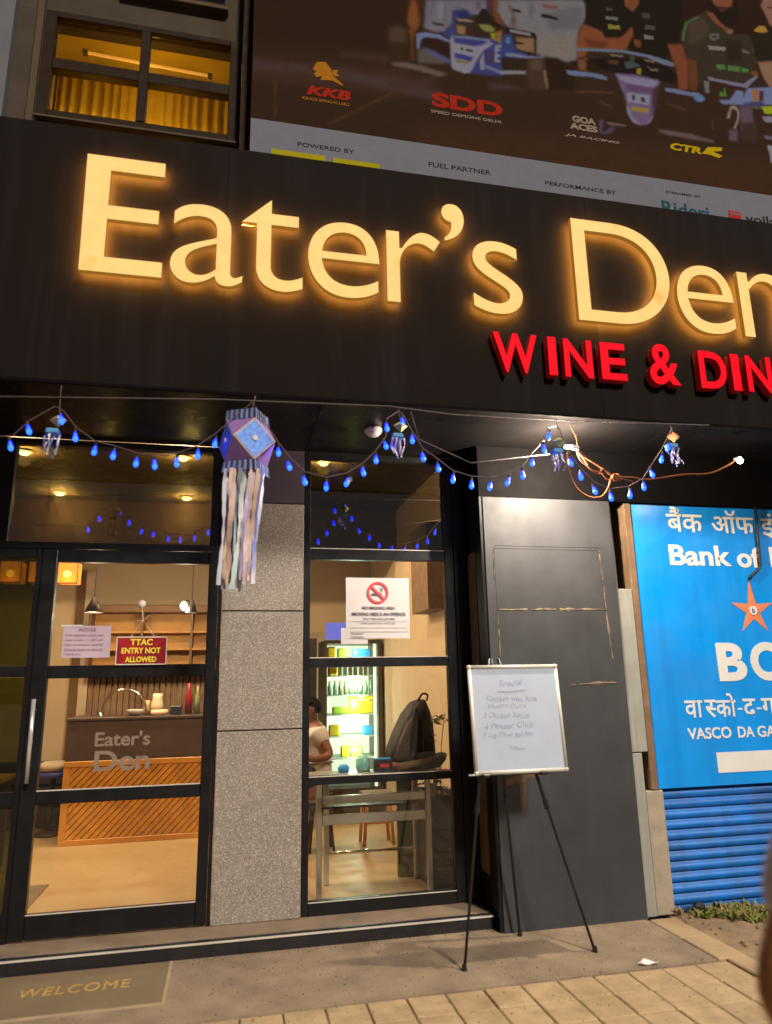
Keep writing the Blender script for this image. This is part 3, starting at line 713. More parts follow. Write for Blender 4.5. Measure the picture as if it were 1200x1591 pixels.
('483224',4,'3681,6545 3826,6531 3902,6503 3890,6490 3794,6509 3679,6529'),
('5c4a48',5,'3565,6227 3644,6241 3935,6241 4130,6223 4117,6200 3881,6201 3640,6210'),
('4a3428',4,'4137,6441 4152,6444 4135,6327 4123,6325')]
BULBS=[(-1.159,2.771),(-1.079,2.866),(-0.923,2.934),(-0.846,2.840),(-0.746,2.768),(-0.648,2.748),(-0.528,2.712),(-0.430,2.704),(-0.315,2.723),(-0.206,2.774),(-0.116,2.847),(0.239,2.813),(0.302,2.732),(0.391,2.648),(0.513,2.620),(0.631,2.650),(0.731,2.718),(0.807,2.797),(0.869,2.888),(0.877,3.001),(0.974,3.039),(1.031,2.933),(1.096,2.826),(1.188,2.764),(1.275,2.698),(1.391,2.667),(1.506,2.662),(1.623,2.697),(1.726,2.744),(1.793,2.828),(1.881,2.921),(1.918,3.008),(2.056,2.841),(2.116,2.753),(2.205,2.664),(2.311,2.626),(2.444,2.648),(2.549,2.705),(2.619,2.793),(2.697,2.895),(2.752,2.977)]

# ------------------------------------------------------------------ racing hoarding
def lin(r, g, b, k=1.0): return tuple((((c/255+.055)/1.055)**2.4 if c > 10 else c/255/12.92)*k for c in (r, g, b))
PC = dict(redlet=(140,36,20), goldlet=(150,98,20), whitelet=(128,116,104), yellowlet=(165,140,10), base=(54,33,21), band=(106,108,118), navy=(40,70,84), inklet=(46,40,44), redlogo=(160,40,40), yel=(150,140,20))  # lettering and white band darkened, standing in for weak light up here
for k, c in PC.items(): mm('pr_'+k, lin(*c), .85, var=.06, vs_=12, spec=.04)
hb = thing('hoarding', (2.5, -.3, 4.85), 'wide dim printed hoarding of racing cars and team shirts above the shop sign', 'billboard')
box('backing', (.03, 7, -.298, -.27, 4.86, 9), 'black', hb)
box('banner', (.028, 7, -.3, -.2981, 5.3, 9), 'pr_base', hb)
q = MB(); q.add([(.03,-.301,5.30),(7,-.301,5.30),(7,-.301,5.728),(.03,-.301,5.728)], [(0,1,2,3)]); q.build('white_band', 'pr_band', hb, fix=False)
import numpy as np
GX, GZ, GS = np.arange(.034, 5.15, .008), np.arange(5.732, 8.1, .008), .008
def srgb(v): v = np.asarray(v)/255.0; return np.where(v < .04, v/12.92, ((v+.055)/1.055)**2.4)
def blur(a_, s):
    if s < .3: return a_
    k = int(s*3)+1; x = np.arange(-k, k+1); g = np.exp(-x*x/(2*s*s)); g /= g.sum()
    p = np.pad(a_, k, mode='edge'); p = sum(g[i]*p[i:i+a_.shape[0], :] for i in range(2*k+1)); return sum(g[i]*p[:, i:i+a_.shape[1]] for i in range(2*k+1))
img = np.tile(srgb((50, 33, 22)), (len(GZ), len(GX), 1))
MX, MZ = np.meshgrid(GX, GZ)
for hx, bl, pts in PRINT:                                    # the printed photograph: soft edged shapes laid one over another
    P = np.array([[float(v)/1000 for v in p.split(',')] for p in pts.split()]); ins = np.zeros(MX.shape, bool)
    for (x0, z0), (x1, z1) in zip(P, np.roll(P, -1, 0)):
        if z0 != z1: ins ^= ((z0 > MZ) != (z1 > MZ)) & (MX < (x1-x0)*(MZ-z0)/(z1-z0)+x0)
    al = blur(ins.astype(float), max(.5, bl*.0018/GS))[..., None]; img = img*(1-al)+srgb([int(hx[i:i+2], 16) for i in (0, 2, 4)])*al
rg = np.random.RandomState(5); gr = blur(rg.normal(0, 1, MX.shape), 1.0); gr2 = blur(rg.normal(0, 1, MX.shape), 5)*4
img = img*(1+.10*gr[..., None]+.05*gr2[..., None])*np.array([.86, .93, 1.0])  # whole picture kept dark, its weak lighting held in the colours
nz, nx = MX.shape; idx = np.arange(nz*nx).reshape(nz, nx)
me = bpy.data.meshes.new('printed_picture'); me.from_pydata(np.stack([MX.ravel(), np.full(MX.size, -.3004), MZ.ravel()], 1).tolist(), [], np.stack([idx[:-1,:-1].ravel(), idx[:-1,1:].ravel(), idx[1:,1:].ravel(), idx[1:,:-1].ravel()], 1).tolist())
ca = me.color_attributes.new('print', 'FLOAT_COLOR', 'POINT'); ca.data.foreach_set('color', np.concatenate([img.reshape(-1, 3), np.ones((MX.size, 1))], 1).astype(np.float32).ravel())
pm = mat('printed_vinyl', (.1, .1, .1), .85, var=0, spec=.04); at_ = pm.node_tree.nodes.new('ShaderNodeVertexColor'); at_.layer_name = 'print'
pm.node_tree.links.new(at_.outputs[0], pm.node_tree.nodes['Principled BSDF'].inputs['Base Color']); me.materials.append(pm); link('printed_picture', me, hb)
HY = -.3018
def ht(txt, x0, x1, z0, z1, c, off=0.0, sh=0.0, y=HY): return text('lettering', txt, x0, x1, z0, z1, y, 'pr_'+c, hb, off=off, depth=.0008, shear=sh)
ht('KKB', .45, .805, 6.022, 6.112, 'redlet', .05, .25); ht('KINGS BENGALURU', .42, .79, 5.972, 5.998, 'goldlet', .01)
ht('SDD', 1.478, 2.095, 6.10, 6.245, 'redlet', .045); ht('SPEED DEMONS DELHI', 1.464, 2.075, 6.038, 6.066, 'whitelet', .02)
ht('GOA', 2.735, 2.955, 6.175, 6.242, 'whitelet', .05); ht('ACES', 2.705, 2.965, 6.10, 6.165, 'whitelet', .05); ht('JA RACING', 2.645, 3.17, 6.013, 6.046, 'whitelet', .03, .3)
ht('CTR', 3.665, 3.98, 6.05, 6.125, 'yellowlet', .05, .2)
q = MB()
for P in ([(3.98,6.06),(4.05,6.14),(4.2,6.16),(4.19,6.12),(4.1,6.1),(4.19,6.07),(4.15,6.04),(4.06,6.06)],):
    q.prism(P[::-1], HY-.001, HY)
q.build('team_mark', 'pr_yellowlet', hb)
q = MB()
for P in ([(.50,6.27),(.53,6.345),(.60,6.36),(.645,6.30),(.66,6.24),(.74,6.17),(.735,6.155),(.66,6.19),(.60,6.185),(.56,6.18),(.575,6.215),(.53,6.2),(.505,6.225),(.53,6.25)],
          [(.66,6.295),(.70,6.30),(.69,6.26),(.72,6.25),(.68,6.235),(.655,6.255)]): q.prism(P, HY-.001, HY)
q.build('lion_mark', 'pr_goldlet', hb)
ht('POWERED BY', .387, .83, 5.535, 5.572, 'inklet', .01); ht('FUEL PARTNER', 1.43, 1.955, 5.518, 5.562, 'inklet', .01); ht('PERFORMANCE BY', 2.43, 3.08, 5.502, 5.54, 'inklet', .01)
ht('STREAMED BY', 3.56, 3.905, 5.592, 5.614, 'inklet', .01); ht('Rideri', 3.505, 3.965, 5.378, 5.512, 'navy', .02)
q = MB(); q.box(4.165, 4.285, HY-.002, HY, 5.41, 5.505); q.build('logo_block', 'pr_redlogo', hb); ht('you', 4.18, 4.27, 5.45, 5.49, 'band', .02, y=HY-.003)
ht('voila', 4.33, 4.65, 5.40, 5.50, 'inklet', .02)
box('yellow_strip', (.19, .60, HY-.002, HY, 5.40, 5.478), 'pr_yel', hb); box('yellow_strip', (.66, 1.03, HY-.002, HY, 5.40, 5.474), 'pr_yel', hb)

# ------------------------------------------------------------------ bank frontage
pp = thing('side_pier', (2.8, -.3, 0), 'grey metal pier with brown edging between black panel and blue bank board', 'pier')
box('metal_sheet', (2.718, 2.80, -.318, -.1, 0, 1.02), 'steel_grey', pp, .004); box('metal_sheet', (2.718, 2.848, -.3175, -.1, 1.026, 2.152), 'steel_grey', pp, .004)
box('cement_edge', (2.803, 2.938, -.31, -.1, 0, .772), 'cement', pp, .006); box('brown_edge', (2.851, 2.906, -.312, -.1, .776, 2.80), 'brown_wood', pp, .004)
for x, r_ in ((2.775,.012),(2.81,.01)):
    q = MB(); q.tube([(x,-.18,2.16),(x-.006,-.18,2.80)], r_, 8); q.build('conduit', 'steel_grey', pp)
box('recess_back', (2.719, 2.85, -.11, -.1, 2.154, 2.80), 'black', pp)
q = MB(); q.bbox(2.735, 2.765, -.25, -.2, 2.17, 2.23, .005); q.build('bracket', 'brown_wood', pp)

bk = thing('bank_sign', (4, -.3, .8), 'big blue bank board with white Hindi and English lettering and orange star', 'bank sign')
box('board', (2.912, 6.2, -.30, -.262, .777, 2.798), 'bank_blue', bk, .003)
BY = -.3005
def bt(txt, x0, x1, z0, z1, off=.0, m='bank_white', cut=None): return text('lettering', txt, x0, x1, z0, z1, BY, m, bk, off=off, depth=.0025, cut=cut)
bt('बैंक', 3.207, 3.513, 2.592, 2.80-.012, .012); bt('ऑफ', 3.592, 3.968, 2.592, 2.775, .012); bt('इंडिया', 4.03, 4.55, 2.56, 2.775, .012)
bt('Bank', 3.196, 3.725, 2.334, 2.492, .028); bt('of', 3.775, 3.985, 2.326, 2.485, .028); bt('India', 4.07, 4.65, 2.334, 2.492, .028)
bt('B', 3.493, 3.735, 1.487, 1.762, .04); bt('O', 3.772, 4.07, 1.483, 1.766, .04); bt('I', 4.12, 4.19, 1.487, 1.762, .03)
bt('वा', 3.182, 3.325, 1.24, 1.358, .012); bt('स', 3.345, 3.432, 1.235, 1.36, .012, cut=.62); bt('को', 3.434, 3.60, 1.238, 1.402, .012); bt('-', 3.612, 3.652, 1.284, 1.296, .012); bt('द', 3.66, 3.765, 1.222, 1.36, .012); bt('-', 3.772, 3.812, 1.284, 1.296, .012); bt('गामा', 3.815, 4.15, 1.238, 1.36, .012)
bt('VASCO', 3.182, 3.535, 1.092, 1.17, .022); bt('DA', 3.588, 3.725, 1.092, 1.168, .022); bt('GAMA', 3.75, 4.06, 1.09, 1.168, .022)
box('white_strip', (3.392, 4.55, -.303, -.3005, .862, .998), 'bank_white', bk)
c_ = Vector((3.851, 2.0)); q = MB()
for i in range(5):
    a = math.pi/2+i*2*math.pi/5; tip = c_+Vector((math.cos(a), math.sin(a)))*(.235 if i == 0 else .19)
    l = c_+Vector((math.cos(a+.63), math.sin(a+.63)))*.062; r_ = c_+Vector((math.cos(a-.63), math.sin(a-.63)))*.062
    q.add([(tip.x,-.303,tip.y),(l.x,-.303,l.y),(c_.x,-.306,c_.y),(r_.x,-.303,r_.y),(tip.x,-.3005,tip.y),(l.x,-.3005,l.y),(r_.x,-.3005,r_.y)], [(0,1,2),(0,2,3),(0,4,5,1),(0,3,6,4)])
q.build('star', 'bank_orange', bk, weld=1e-4)
q = MB(); q.lathe([(.001,-.0005),(.034,-.0005),(.034,.003),(.001,.003)], (c_.x, -.3095, c_.y), 20, 'y'); q.build('star_disc', 'bank_white', bk)
text('star_mark', 'b', c_.x-.011, c_.x+.013, c_.y-.02, c_.y+.022, -.3102, 'ink', bk, off=.02, depth=.001)
rs = thing('roller_shutter', (4.4, -.25, 0), 'blue corrugated roller shutter below the bank board', 'roller shutter')
prof = [(-.25,.066),(-.252,.060),(-.266,.050),(-.272,.036),(-.270,.020),(-.262,.009),(-.25,.002),(-.242,.0)]
sv = [(x, y, z) for x in (0, 3.3) for y, z in prof]; n_ = len(prof)
me = bpy.data.meshes.new('shutter_slat'); me.from_pydata(sv, [], [(i, i+1, i+1+n_, i+n_) for i in range(n_-1)]); me.materials.append(M['shutter_blue']); me.shade_smooth()
for k in range(12): link('shutter_slat', me, rs, (2.941, random.uniform(-.003,.002), .036+.0665*k+random.uniform(-.0012,.0012)))
box('bottom_bar', (2.941, 6.2, -.262, -.235, -.012, .034), 'shutter_blue', rs, .004)
box('shutter_back', (2.941, 6.2, -.235, -.22, 0, .8), 'black', rs)
q = MB(); q.tube([(3.985,-.325,2.81),(3.973,-.318,2.55),(3.962,-.316,2.345),(3.94,-.316,2.31),(3.87,-.316,2.262),(3.853,-.314,2.235)], .011, 8)
tag(q.build('loose_cable', 'black_cable', None, True), 'black cable hanging in front of the blue bank board', 'cable')

# ------------------------------------------------------------------ black panel
bp = thing('black_panel', (2.2, -.34, 0), 'tall black painted panel with scuffed moulding marks right of the window', 'panel')
box('board', (1.7225, 2.716, -.34, -.19, .0, 2.799), 'black_board', bp, .004)
q = MB()
def rag(x0, z0, x1, z1, wd, seed):
    """a ragged strip of old adhesive along a line"""
    rnd = random.Random(seed); q = MB(); n = max(6, int(math.hypot(x1-x0, z1-z0)/.03)); d = Vector((x1-x0, z1-z0)); nrm = Vector((-d.y, d.x)).normalized(); top = []; bot = []
    for i in range(n+1):
        p = Vector((x0, z0))+d*i/n; a = wd*rnd.uniform(.25, 1)*(.35+.65*math.sin(math.pi*min(1, max(0.05, i/n)))); top.append(p+nrm*a); bot.append(p-nrm*a*.8)
    for i in range(n):
        if rnd.random() < .14: continue
        t0, t1, b0, b1 = top[i], top[i+1], bot[i], bot[i+1]
        q.add([(t0.x,-.3405,t0.y),(t1.x,-.3405,t1.y),(b1.x,-.3405,b1.y),(b0.x,-.3405,b0.y),((t0.x+b0.x)/2,-.344,(t0.y+b0.y)/2),((t1.x+b1.x)/2,-.344,(t1.y+b1.y)/2)], [(0,1,5,4),(4,5,2,3)])
    q.build('glue_mark', 'scrape', bp, weld=1e-5)
rag(1.80,1.995,2.62,2.0,.017,1); rag(2.60,2.40,2.615,2.0,.010,2); rag(2.612,1.985,2.63,1.66,.016,3); rag(2.3,1.485,2.64,1.495,.016,4); rag(1.79,1.99,1.795,1.62,.007,5); rag(1.785,2.42,1.78,2.2,.006,6); rag(2.58,2.43,2.63,2.4,.016,7)
for x0, x1, z0, z1 in ((1.80,2.61,2.445,2.452),(1.795,2.6,2.425,2.43),(1.79,1.796,2.0,2.44),(2.60,2.606,2.0,2.42)): q = MB(); q.bbox(x0, x1, -.3425, -.3402, z0, z1, .0008); q.build('moulding', 'black_board', bp)
q = MB()
for P, s_ in (([(1.76,.86),(1.80,.90),(1.9,.93),(2.0,.935),(2.06,.91),(2.0,.90),(1.94,.905),(1.88,.87),(1.82,.855)],0), ([(1.86,1.0),(1.91,1.02),(1.93,.93),(1.91,.7),(1.89,.68),(1.88,.8)],1), ([(1.75,1.0),(1.81,1.02),(1.83,.95),(1.79,.93)],2)):
    q = MB(); q.prism(P[::-1], -.3412-.0003*s_, -.3402); q.build('rust_stain', 'stain', bp)
box('skirting_lip', (1.7225, 2.716, -.345, -.3405, .0, .012), 'black_board', bp)

# ------------------------------------------------------------------ easel and whiteboard
ea = thing('easel', (1.7, -.65, 0), 'thin black tripod easel standing before the black panel', 'easel')
def eleg(a, b_, foot=True):
    q = MB(); A, B = Vector(a), Vector(b_); mid = A.lerp(B, .52)
    q.tube([A, mid, mid.lerp(B, .01), B], [.0115, .0115, .0085, .0085], 8); L_ = q.build('leg', 'easel_black', ea, True)
    q = MB(); q.tube([mid.lerp(A, .03), mid.lerp(B, .03)], .0155, 10); q.build('collar', 'easel_black', L_)
    q = MB(); q.tube([B+Vector((0,0,.03)), B+Vector((0,0,.0))], .0125, 10, r2=.016); q.build('rubber_foot', 'easel_black', L_)
eleg((1.66,-.64,1.66), (2.111,-.755,0)); eleg((1.60,-.64,1.66), (1.305,-.809,0)); eleg((1.63,-.60,1.66), (1.80,-.40,0))
box('head', (1.585, 1.675, -.665, -.595, 1.62, 1.69), 'easel_black', ea, .012) if 0 else box('head', (1.585, 1.675, -.655, -.60, 1.55, 1.59), 'easel_black', ea, .012)
q = MB(); q.tube([(1.40,-.735,.985),(1.93,-.735,.985)], .009, 8); q.build('ledge_bar', 'easel_black', ea)
for x in (1.50, 1.865):
    q = MB(); q.bbox(x-.02, x+.02, -.775, -.69, .972, .992, .004); q.build('ledge_clip', 'easel_black', ea)
wb = thing('whiteboard', (1.74, -.72, 1.0), 'white framed whiteboard with faint handwritten menu propped on the easel', 'whiteboard')
def wpt(u, v, d=0): return (1.45+u*.575, -.735+v*.055-d, .995+v*.612)
q = MB()
q.add([wpt(.012,.012,.004), wpt(.988,.012,.004), wpt(.988,.988,.004), wpt(.012,.988,.004), wpt(.012,.012,-.008), wpt(.988,.012,-.008), wpt(.988,.988,-.008), wpt(.012,.988,-.008)], [(0,1,2,3),(7,6,5,4),(0,4,5,1),(1,5,6,2),(2,6,7,3),(3,7,4,0)])
q.build('board', 'wb', wb)
for a, b_ in (((.02,0),(.98,0)), ((1,.02),(1,.98)), ((.98,1),(.02,1)), ((0,.98),(0,.02))):
    q = MB(); q.tube([wpt(*a), wpt(*b_)], .0125, 8); q.build('frame_bar', 'wb_frame', wb, True)
for u, v in ((0,0),(1,0),(1,1),(0,1)):
    q = MB(); p = wpt(u, v); q.lathe([(.003,-.015),(.013,-.01),(.0155,0),(.013,.01),(.003,.015)], p, 10); q.build('corner', 'wb_frame', wb, True)
def wt(txt, u0, u1, v0, v1, sh=.25, off=-.004):
    o = text('handwriting', txt, u0, u1, v0, v1, 0, 'wb_ink', wb, off=off, depth=.0005, shear=sh)
    ph = hash(txt) % 7 if False else len(txt)
    for v in o.data.vertices:
        x, z = v.co.x, v.co.z; v.co = wpt(x+.003*math.sin(z*90+ph), z+.006*math.sin(x*23+ph)+.003*math.sin(x*61+ph*2)+.03*(x-.4)*math.sin(ph), .0043-v.co.y)
    o.data.update()
wt('Special', .32, .60, .80, .87); q = MB(); q.tube([wpt(.30,.765,.005), wpt(.45,.76,.005), wpt(.62,.775,.005)], .0015, 5); q.build('underline', 'wb_ink', wb)
wt('Chicken with Rice', .17, .74, .665, .715); wt('Mutton Curry', .18, .62, .59, .64); wt('3 Chicken Xacuti', .12, .64, .505, .555); wt('4 Paneer Chilli', .12, .68, .405, .46); wt('5 Veg Prawn Balchao', .10, .66, .31, .37); wt('Kokum', .38, .55, .205, .24)

# ------------------------------------------------------------------ string of blue bulbs
sg = thing('string_light', (1, -1.05, 3), 'string of small glowing blue bulbs swagged under the sign', 'string lights')
ANCH = [(-1.7, 2.78), (-.963, 2.985), (.085, 3.085), (.947, 3.085), (1.985, 3.055), (2.80, 3.09)]
def near(x): return min(abs(x-a) for a, z in ANCH)
wp = [(-1.7,-1.05,2.80)]; pts = sorted(set(BULBS)|set())
for x, z in BULBS: wp.append((x, -1.05, z+.062))
for x, z in ANCH[1:]:
    wp.append((x, -1.05, z+.03))
wp = sorted(set(wp)); q = MB()
q.tube([p for i, p in enumerate(wp) if i == 0 or p[0]-wp[i-1][0] > 1e-3], .0028, 5)
q.build('wire', 'wire_dim', sg)
q = MB(); q.lathe([(.004,.034),(.0075,.026),(.0122,.010),(.0134,-.002),(.0108,-.0125),(.0045,-.018),(.001,-.0195)], (0,0,0), 12); bm_ = q.build('bulb', 'led_blue', None, True); bmesh_ = bm_.data; bpy.data.objects.remove(bm_)
q = MB(); q.lathe([(.001,.032),(.0072,.032),(.0072,.048),(.0022,.051),(.0016,.063),(.0005,.063)], (0,0,0), 8); cm_ = q.build('socket', 'bulb_cap', None); cmesh = cm_.data; bpy.data.objects.remove(cm_)
q = MB(); q.lathe([(.001,-.021),(.0055,-.0195),(.0124,-.0115),(.0142,-.002),(.013,.0055),(.001,.006)], (0,0,0), 12); g_ = q.build('glow_core', 'led_core', None, True); gmesh = g_.data; bpy.data.objects.remove(g_)
for x, z in BULBS:
    o = link('bulb', bmesh_, sg, (x, -1.05, z)); o.rotation_euler = (random.uniform(-.3,.3), random.uniform(-.3,.3), 0)
    link('socket', cmesh, o, (x, -1.05, z)); link('glow_core', gmesh, o, (x, -1.05, z))
q = MB(); q.tube([(-1.5,-1.03,3.045),(-.1,-1.03,3.125),(.1,-1.03,3.13),(.9,-1.03,3.152),(1.3,-1.025,3.128),(2.13,-1.03,3.135),(3.1,-1.03,3.168)], .0035, 6)
tag(q.build('support_cord', 'wire_white', None, True), 'thin pale cord stretched along the lower edge of the sign', 'cord')
q = MB(); q.tube([(1.04,-1.0,3.14),(1.1,-.95,2.98),(1.45,-.9,2.86),(2.0,-.88,2.955)], .003, 5)
tag(q.build('sagging_cord', 'wire_white', None, True), 'thin pale wire sagging under the soffit before the black panel', 'cord')

# lanterns
def ribbon(parent, x, y, z0, z1, wd, m, sw, ang, seed):
    rnd = random.Random(seed); n = 26; b = []; ph = rnd.uniform(0, 6)
    for i in range(n+1):
        t = i/n; z = z0+(z1-z0)*t; dx = sw*t+.009*math.sin(ph+t*6)*t; dy = .018*math.sin(ph*1.7+t*5); a = ang+.9*math.sin(ph+t*5)+.25*math.sin(ph*3+t*37)
        b += [(x+dx-wd/2*math.cos(a), y+dy-wd/2*math.sin(a), z), (x+dx+wd/2*math.cos(a), y+dy+wd/2*math.sin(a), z)]
    q = MB(); q.add(b, [(2*i, 2*i+1, 2*i+3, 2*i+2) for i in range(n)]); return q.build('ribbon', m, parent, True, fix=False)
kd = thing('paper_lantern', (.0575, -.97, 2.7), 'large blue and purple faceted paper lantern with long pale ribbon tails', 'lantern')
KC = Vector((.062, -.97, 2.882)); a_ = .126; rot = Matrix.Rotation(R(18.6), 3, 'Z')
def kp(x, y, z): return KC+rot@Vector((x*a_, y*a_, z*a_))
def face(q, P, inset=0, out=0):
    c = sum(P, Vector())/len(P); nrm = (P[1]-P[0]).cross(P[2]-P[0]).normalized()
    if nrm.dot(c-KC) < 0: nrm = -nrm
    P = [c+(p-c)*(1-inset)+nrm*out for p in P]; b = len(P); q.add(P+[p-nrm*.002 for p in P], [tuple(range(b)), tuple(range(2*b-1, b-1, -1))]+[(i, i+b, (i+1)%b+b, (i+1)%b) for i in range(b)])
for s1 in (-1, 1):
    for ax in (0, 1):
        P = [kp(s1,0,1), kp(s1,1,0), kp(s1,0,-1), kp(s1,-1,0)] if ax == 0 else [kp(0,s1,1), kp(1,s1,0), kp(0,s1,-1), kp(-1,s1,0)]
        q = MB(); face(q, P, 0, .0); q.build('square_facet', 'gold_edge', kd); q = MB(); face(q, P, .09, .003); fa = q.build('square_paper', 'kandil_blue', kd)
        cc = sum(P, Vector())/4; nn = (cc-KC).normalized(); q = MB(); q.lathe([(.001,-.004),(.016,-.004),(.016,.004),(.001,.004)], (0,0,0), 10, 'y'); o = q.build('centre_mark', 'rib_rose', kd)
        o.matrix_world = Matrix.Translation(cc+nn*.006)@nn.to_track_quat('Y', 'Z').to_matrix().to_4x4()
for sx in (-1, 1):
    for sy in (-1, 1):
        for sz in (-1, 1):
            q = MB(); face(q, [kp(sx,0,sz), kp(0,sy,sz), kp(sx,sy,0)]); q.build('triangle_paper', 'kandil_purple', kd)
for nm_, z0, z1, r0_, r1_ in (('top_band', KC.z+a_*.98, KC.z+a_+.058, 1.03, .98), ('bottom_band', KC.z-a_-.06, KC.z-a_*.98, 1.12, 1.04)):
    q = MB(); cn = [(1,0),(0,1),(-1,0),(0,-1)]
    for (x0,y0),(x1,y1) in zip(cn, cn[1:]+cn[:1]):
        n_ = 12
        for i in range(n_):                                  # pleated fringe
            def pt(t, k, z): v = KC+rot@Vector(((x0+(x1-x0)*t)*a_*k, (y0+(y1-y0)*t)*a_*k, 0)); return (v.x, v.y, z)
            k_ = .05*(i%2); q.m = i % 2; q.add([pt(i/n_, r0_+k_, z0), pt((i+1)/n_, r0_+k_, z0), pt((i+1)/n_, r1_+k_, z1), pt(i/n_, r1_+k_, z1)], [(0,1,2,3)])
    q.build(nm_, None, kd, fix=False, mats=('kandil_band', 'kandil_pleat'), weld=.006)
q = MB(); q.tube([(KC.x,KC.y,KC.z+a_), (KC.x+.03,-1.0,3.12), (KC.x+.04,-1.003,3.175)], .003, 6); q.build('hanger', 'wire_dim', kd)
RB = ['pale','lav','peach','peach','blue','teal','grey','grey','lav','rose','lav','peach','blue','pale']
for i in range(14):
    t = i/13; a = R(-116+18)+t*R(126); s_ = random.Random(i+50)
    bx_ = KC.x-.115+.215*t; by_ = KC.y-.115+.05*abs(t-.4)+(.05 if i%3 == 1 else 0)
    ribbon(kd, bx_, by_, KC.z-a_-.05, 2.03+s_.uniform(-.01,.06)+(.02 if t > .6 else 0), s_.uniform(.02,.034), 'rib_'+RB[i], -.05*t-.005, s_.uniform(-.2,.35), i)
ML = [(-.963, 2.935, 'small yellow star ornament with blue tinted tassels at left end of bulb string', 'blue'), (.945, 3.02, 'small yellow topped tassel ornament above the right shop window', 'lav'),
      (1.978, 2.98, 'small pale tassel ornament beside the glaring lamp over the black panel', 'lav'), (2.80, 3.06, 'small orange and green tassel ornament over the bank board', 'blue')]
for i, (x, z, lb, mcol) in enumerate(ML):
    t = thing('tassel_ornament', (x, -1.03, z-.2), lb, 'ornament', 'small tassel ornaments hanging on the bulb string')
    q = MB(); cc = Vector((x+.02, -1.03, z)); s_ = .045
    V = [cc+Vector(v)*s_ for v in ((1,0,.2),(0,1,.2),(-1,0,.2),(0,-1,.2),(0,0,.9),(0,0,-.7))]
    q.add(V, [(0,1,4),(1,2,4),(2,3,4),(3,0,4),(1,0,5),(2,1,5),(3,2,5),(0,3,5)]); q.build('paper_body', 'bank_orange' if i == 3 else 'paper_lime', t)
    q = MB(); q.bbox(x-.035, x+.03, -1.06, -1.0, z-.075, z-.045, .006); q.build('collar', 'kandil_cyan', t)
    q = MB(); q.tube([(x+.02,-1.03,z+.035),(x+.015,-1.02,3.15)], .002, 5); q.build('hanger', 'wire_dim', t)
    for k in range(7): ribbon(t, x-.035+.0115*k, -1.045+.02*(k%2), z-.075, z-.165-.012*((k*5)%4), .011, 'rib_'+(mcol, 'lav', 'pale', 'blue')[k%4], .012*(1 if i == 3 else -.4), .3, k+i*9)  # blue glow put into the tassel colours, nothing lit inside

# soffit lamps, their wiring and the dome camera
l1 = thing('bare_lamp', (2.125, -.9, 3.0), 'glaring bare lamp hung sideways under the soffit above the black panel', 'lamp')
q = MB(); q.tube([(2.105,-.9,3.005),(2.155,-.9,3.005)], .012, 10); q.build('bulb', 'warm_lamp', l1, True)
q = MB(); q.tube([(2.157,-.9,3.005),(2.195,-.9,3.0)], .016, 10); q.build('holder', 'white_plastic', l1, True)
q = MB(); q.tube([(2.19,-.9,3.0),(2.20,-.88,3.08),(2.17,-.86,3.178)], .003, 6); q.build('cord', 'wire_orange', l1)
lamp('lamp_light', (2.13,-.82,2.945), 200, (1,.85,.66), l1, .02)
l2 = thing('bare_lamp', (3.415, -.9, 2.98), 'small star bright lamp on a long cord at the far right under the soffit', 'lamp')
q = MB(); q.lathe([(.003,-.022),(.018,-.012),(.021,.002),(.012,.018),(.008,.026)], (3.415,-.9,2.975), 12); q.build('bulb', 'warm_lamp', l2, True)
q = MB(); q.tube([(3.40,-.9,2.985),(3.375,-.9,2.98)], .013, 10); q.build('holder', 'white_plastic', l2, True)
lamp('lamp_light', (3.415,-.9,2.94), 6, (1,.74,.44), l2, .02)
cb = thing('cable_bundle', (2.4, -.9, 2.8), 'looped orange flex knotted between the two bare lamps', 'cable')
def smooth(P, n=6):
    P = [Vector(p) for p in P]; out = []
    for i in range(len(P)-1):
        p0, p1, p2, p3 = P[max(i-1,0)], P[i], P[i+1], P[min(i+2, len(P)-1)]
        for k in range(n):
            t = k/n; out.append(.5*((2*p1)+(p2-p0)*t+(2*p0-5*p1+4*p2-p3)*t*t+(3*p1-p0-3*p2+p3)*t**3))
    return out+[P[-1]]
W_ = [[(2.12,-.9,2.97),(2.11,-.9,2.90),(2.125,-.9,2.80),(2.17,-.9,2.715),(2.25,-.9,2.67),(2.33,-.9,2.675),(2.385,-.9,2.735),(2.42,-.9,2.81),(2.46,-.9,2.815)],
      [(2.19,-.9,3.0),(2.24,-.9,2.94),(2.33,-.9,2.885),(2.43,-.9,2.82),(2.47,-.9,2.815),(2.58,-.9,2.815),(2.7,-.9,2.808),(2.95,-.9,2.853),(3.15,-.9,2.87),(3.3,-.9,2.93),(3.38,-.9,2.98)],
      [(2.18,-.905,3.0),(2.20,-.905,2.92),(2.28,-.905,2.855),(2.34,-.905,2.84),(2.38,-.905,2.79),(2.42,-.905,2.80),(2.5,-.905,2.80),(2.6,-.905,2.775)],
      [(2.19,-.895,2.98),(2.25,-.895,2.90),(2.26,-.895,2.87),(2.33,-.895,2.83),(2.36,-.895,2.88)],]
for i, p in enumerate(W_):
    q = MB(); q.tube(smooth(p), .0055 if i < 2 else .0035, 6); q.build('flex', 'wire_orange', cb, True)
q = MB()
for k in range(5):
    a = k*1.3; q.tube([(2.44+.022*math.cos(a+j*.7)+.006*k, -.9+.012*math.sin(a*2+j), 2.81+.022*math.sin(a+j*.7)) for j in range(9)], .005, 6)
q.build('knot', 'wire_orange', cb, True)
dc = thing('dome_camera', (.9, -.56, 3.1), 'small round white ceiling camera under the soffit left of the second ornament', 'camera')
q = MB(); q.lathe([(.001,.0),(.058,.0),(.06,-.02),(.055,-.032),(.001,-.032)], (.893,-.563,3.178), 18); q.build('base', 'white_plastic', dc, True)
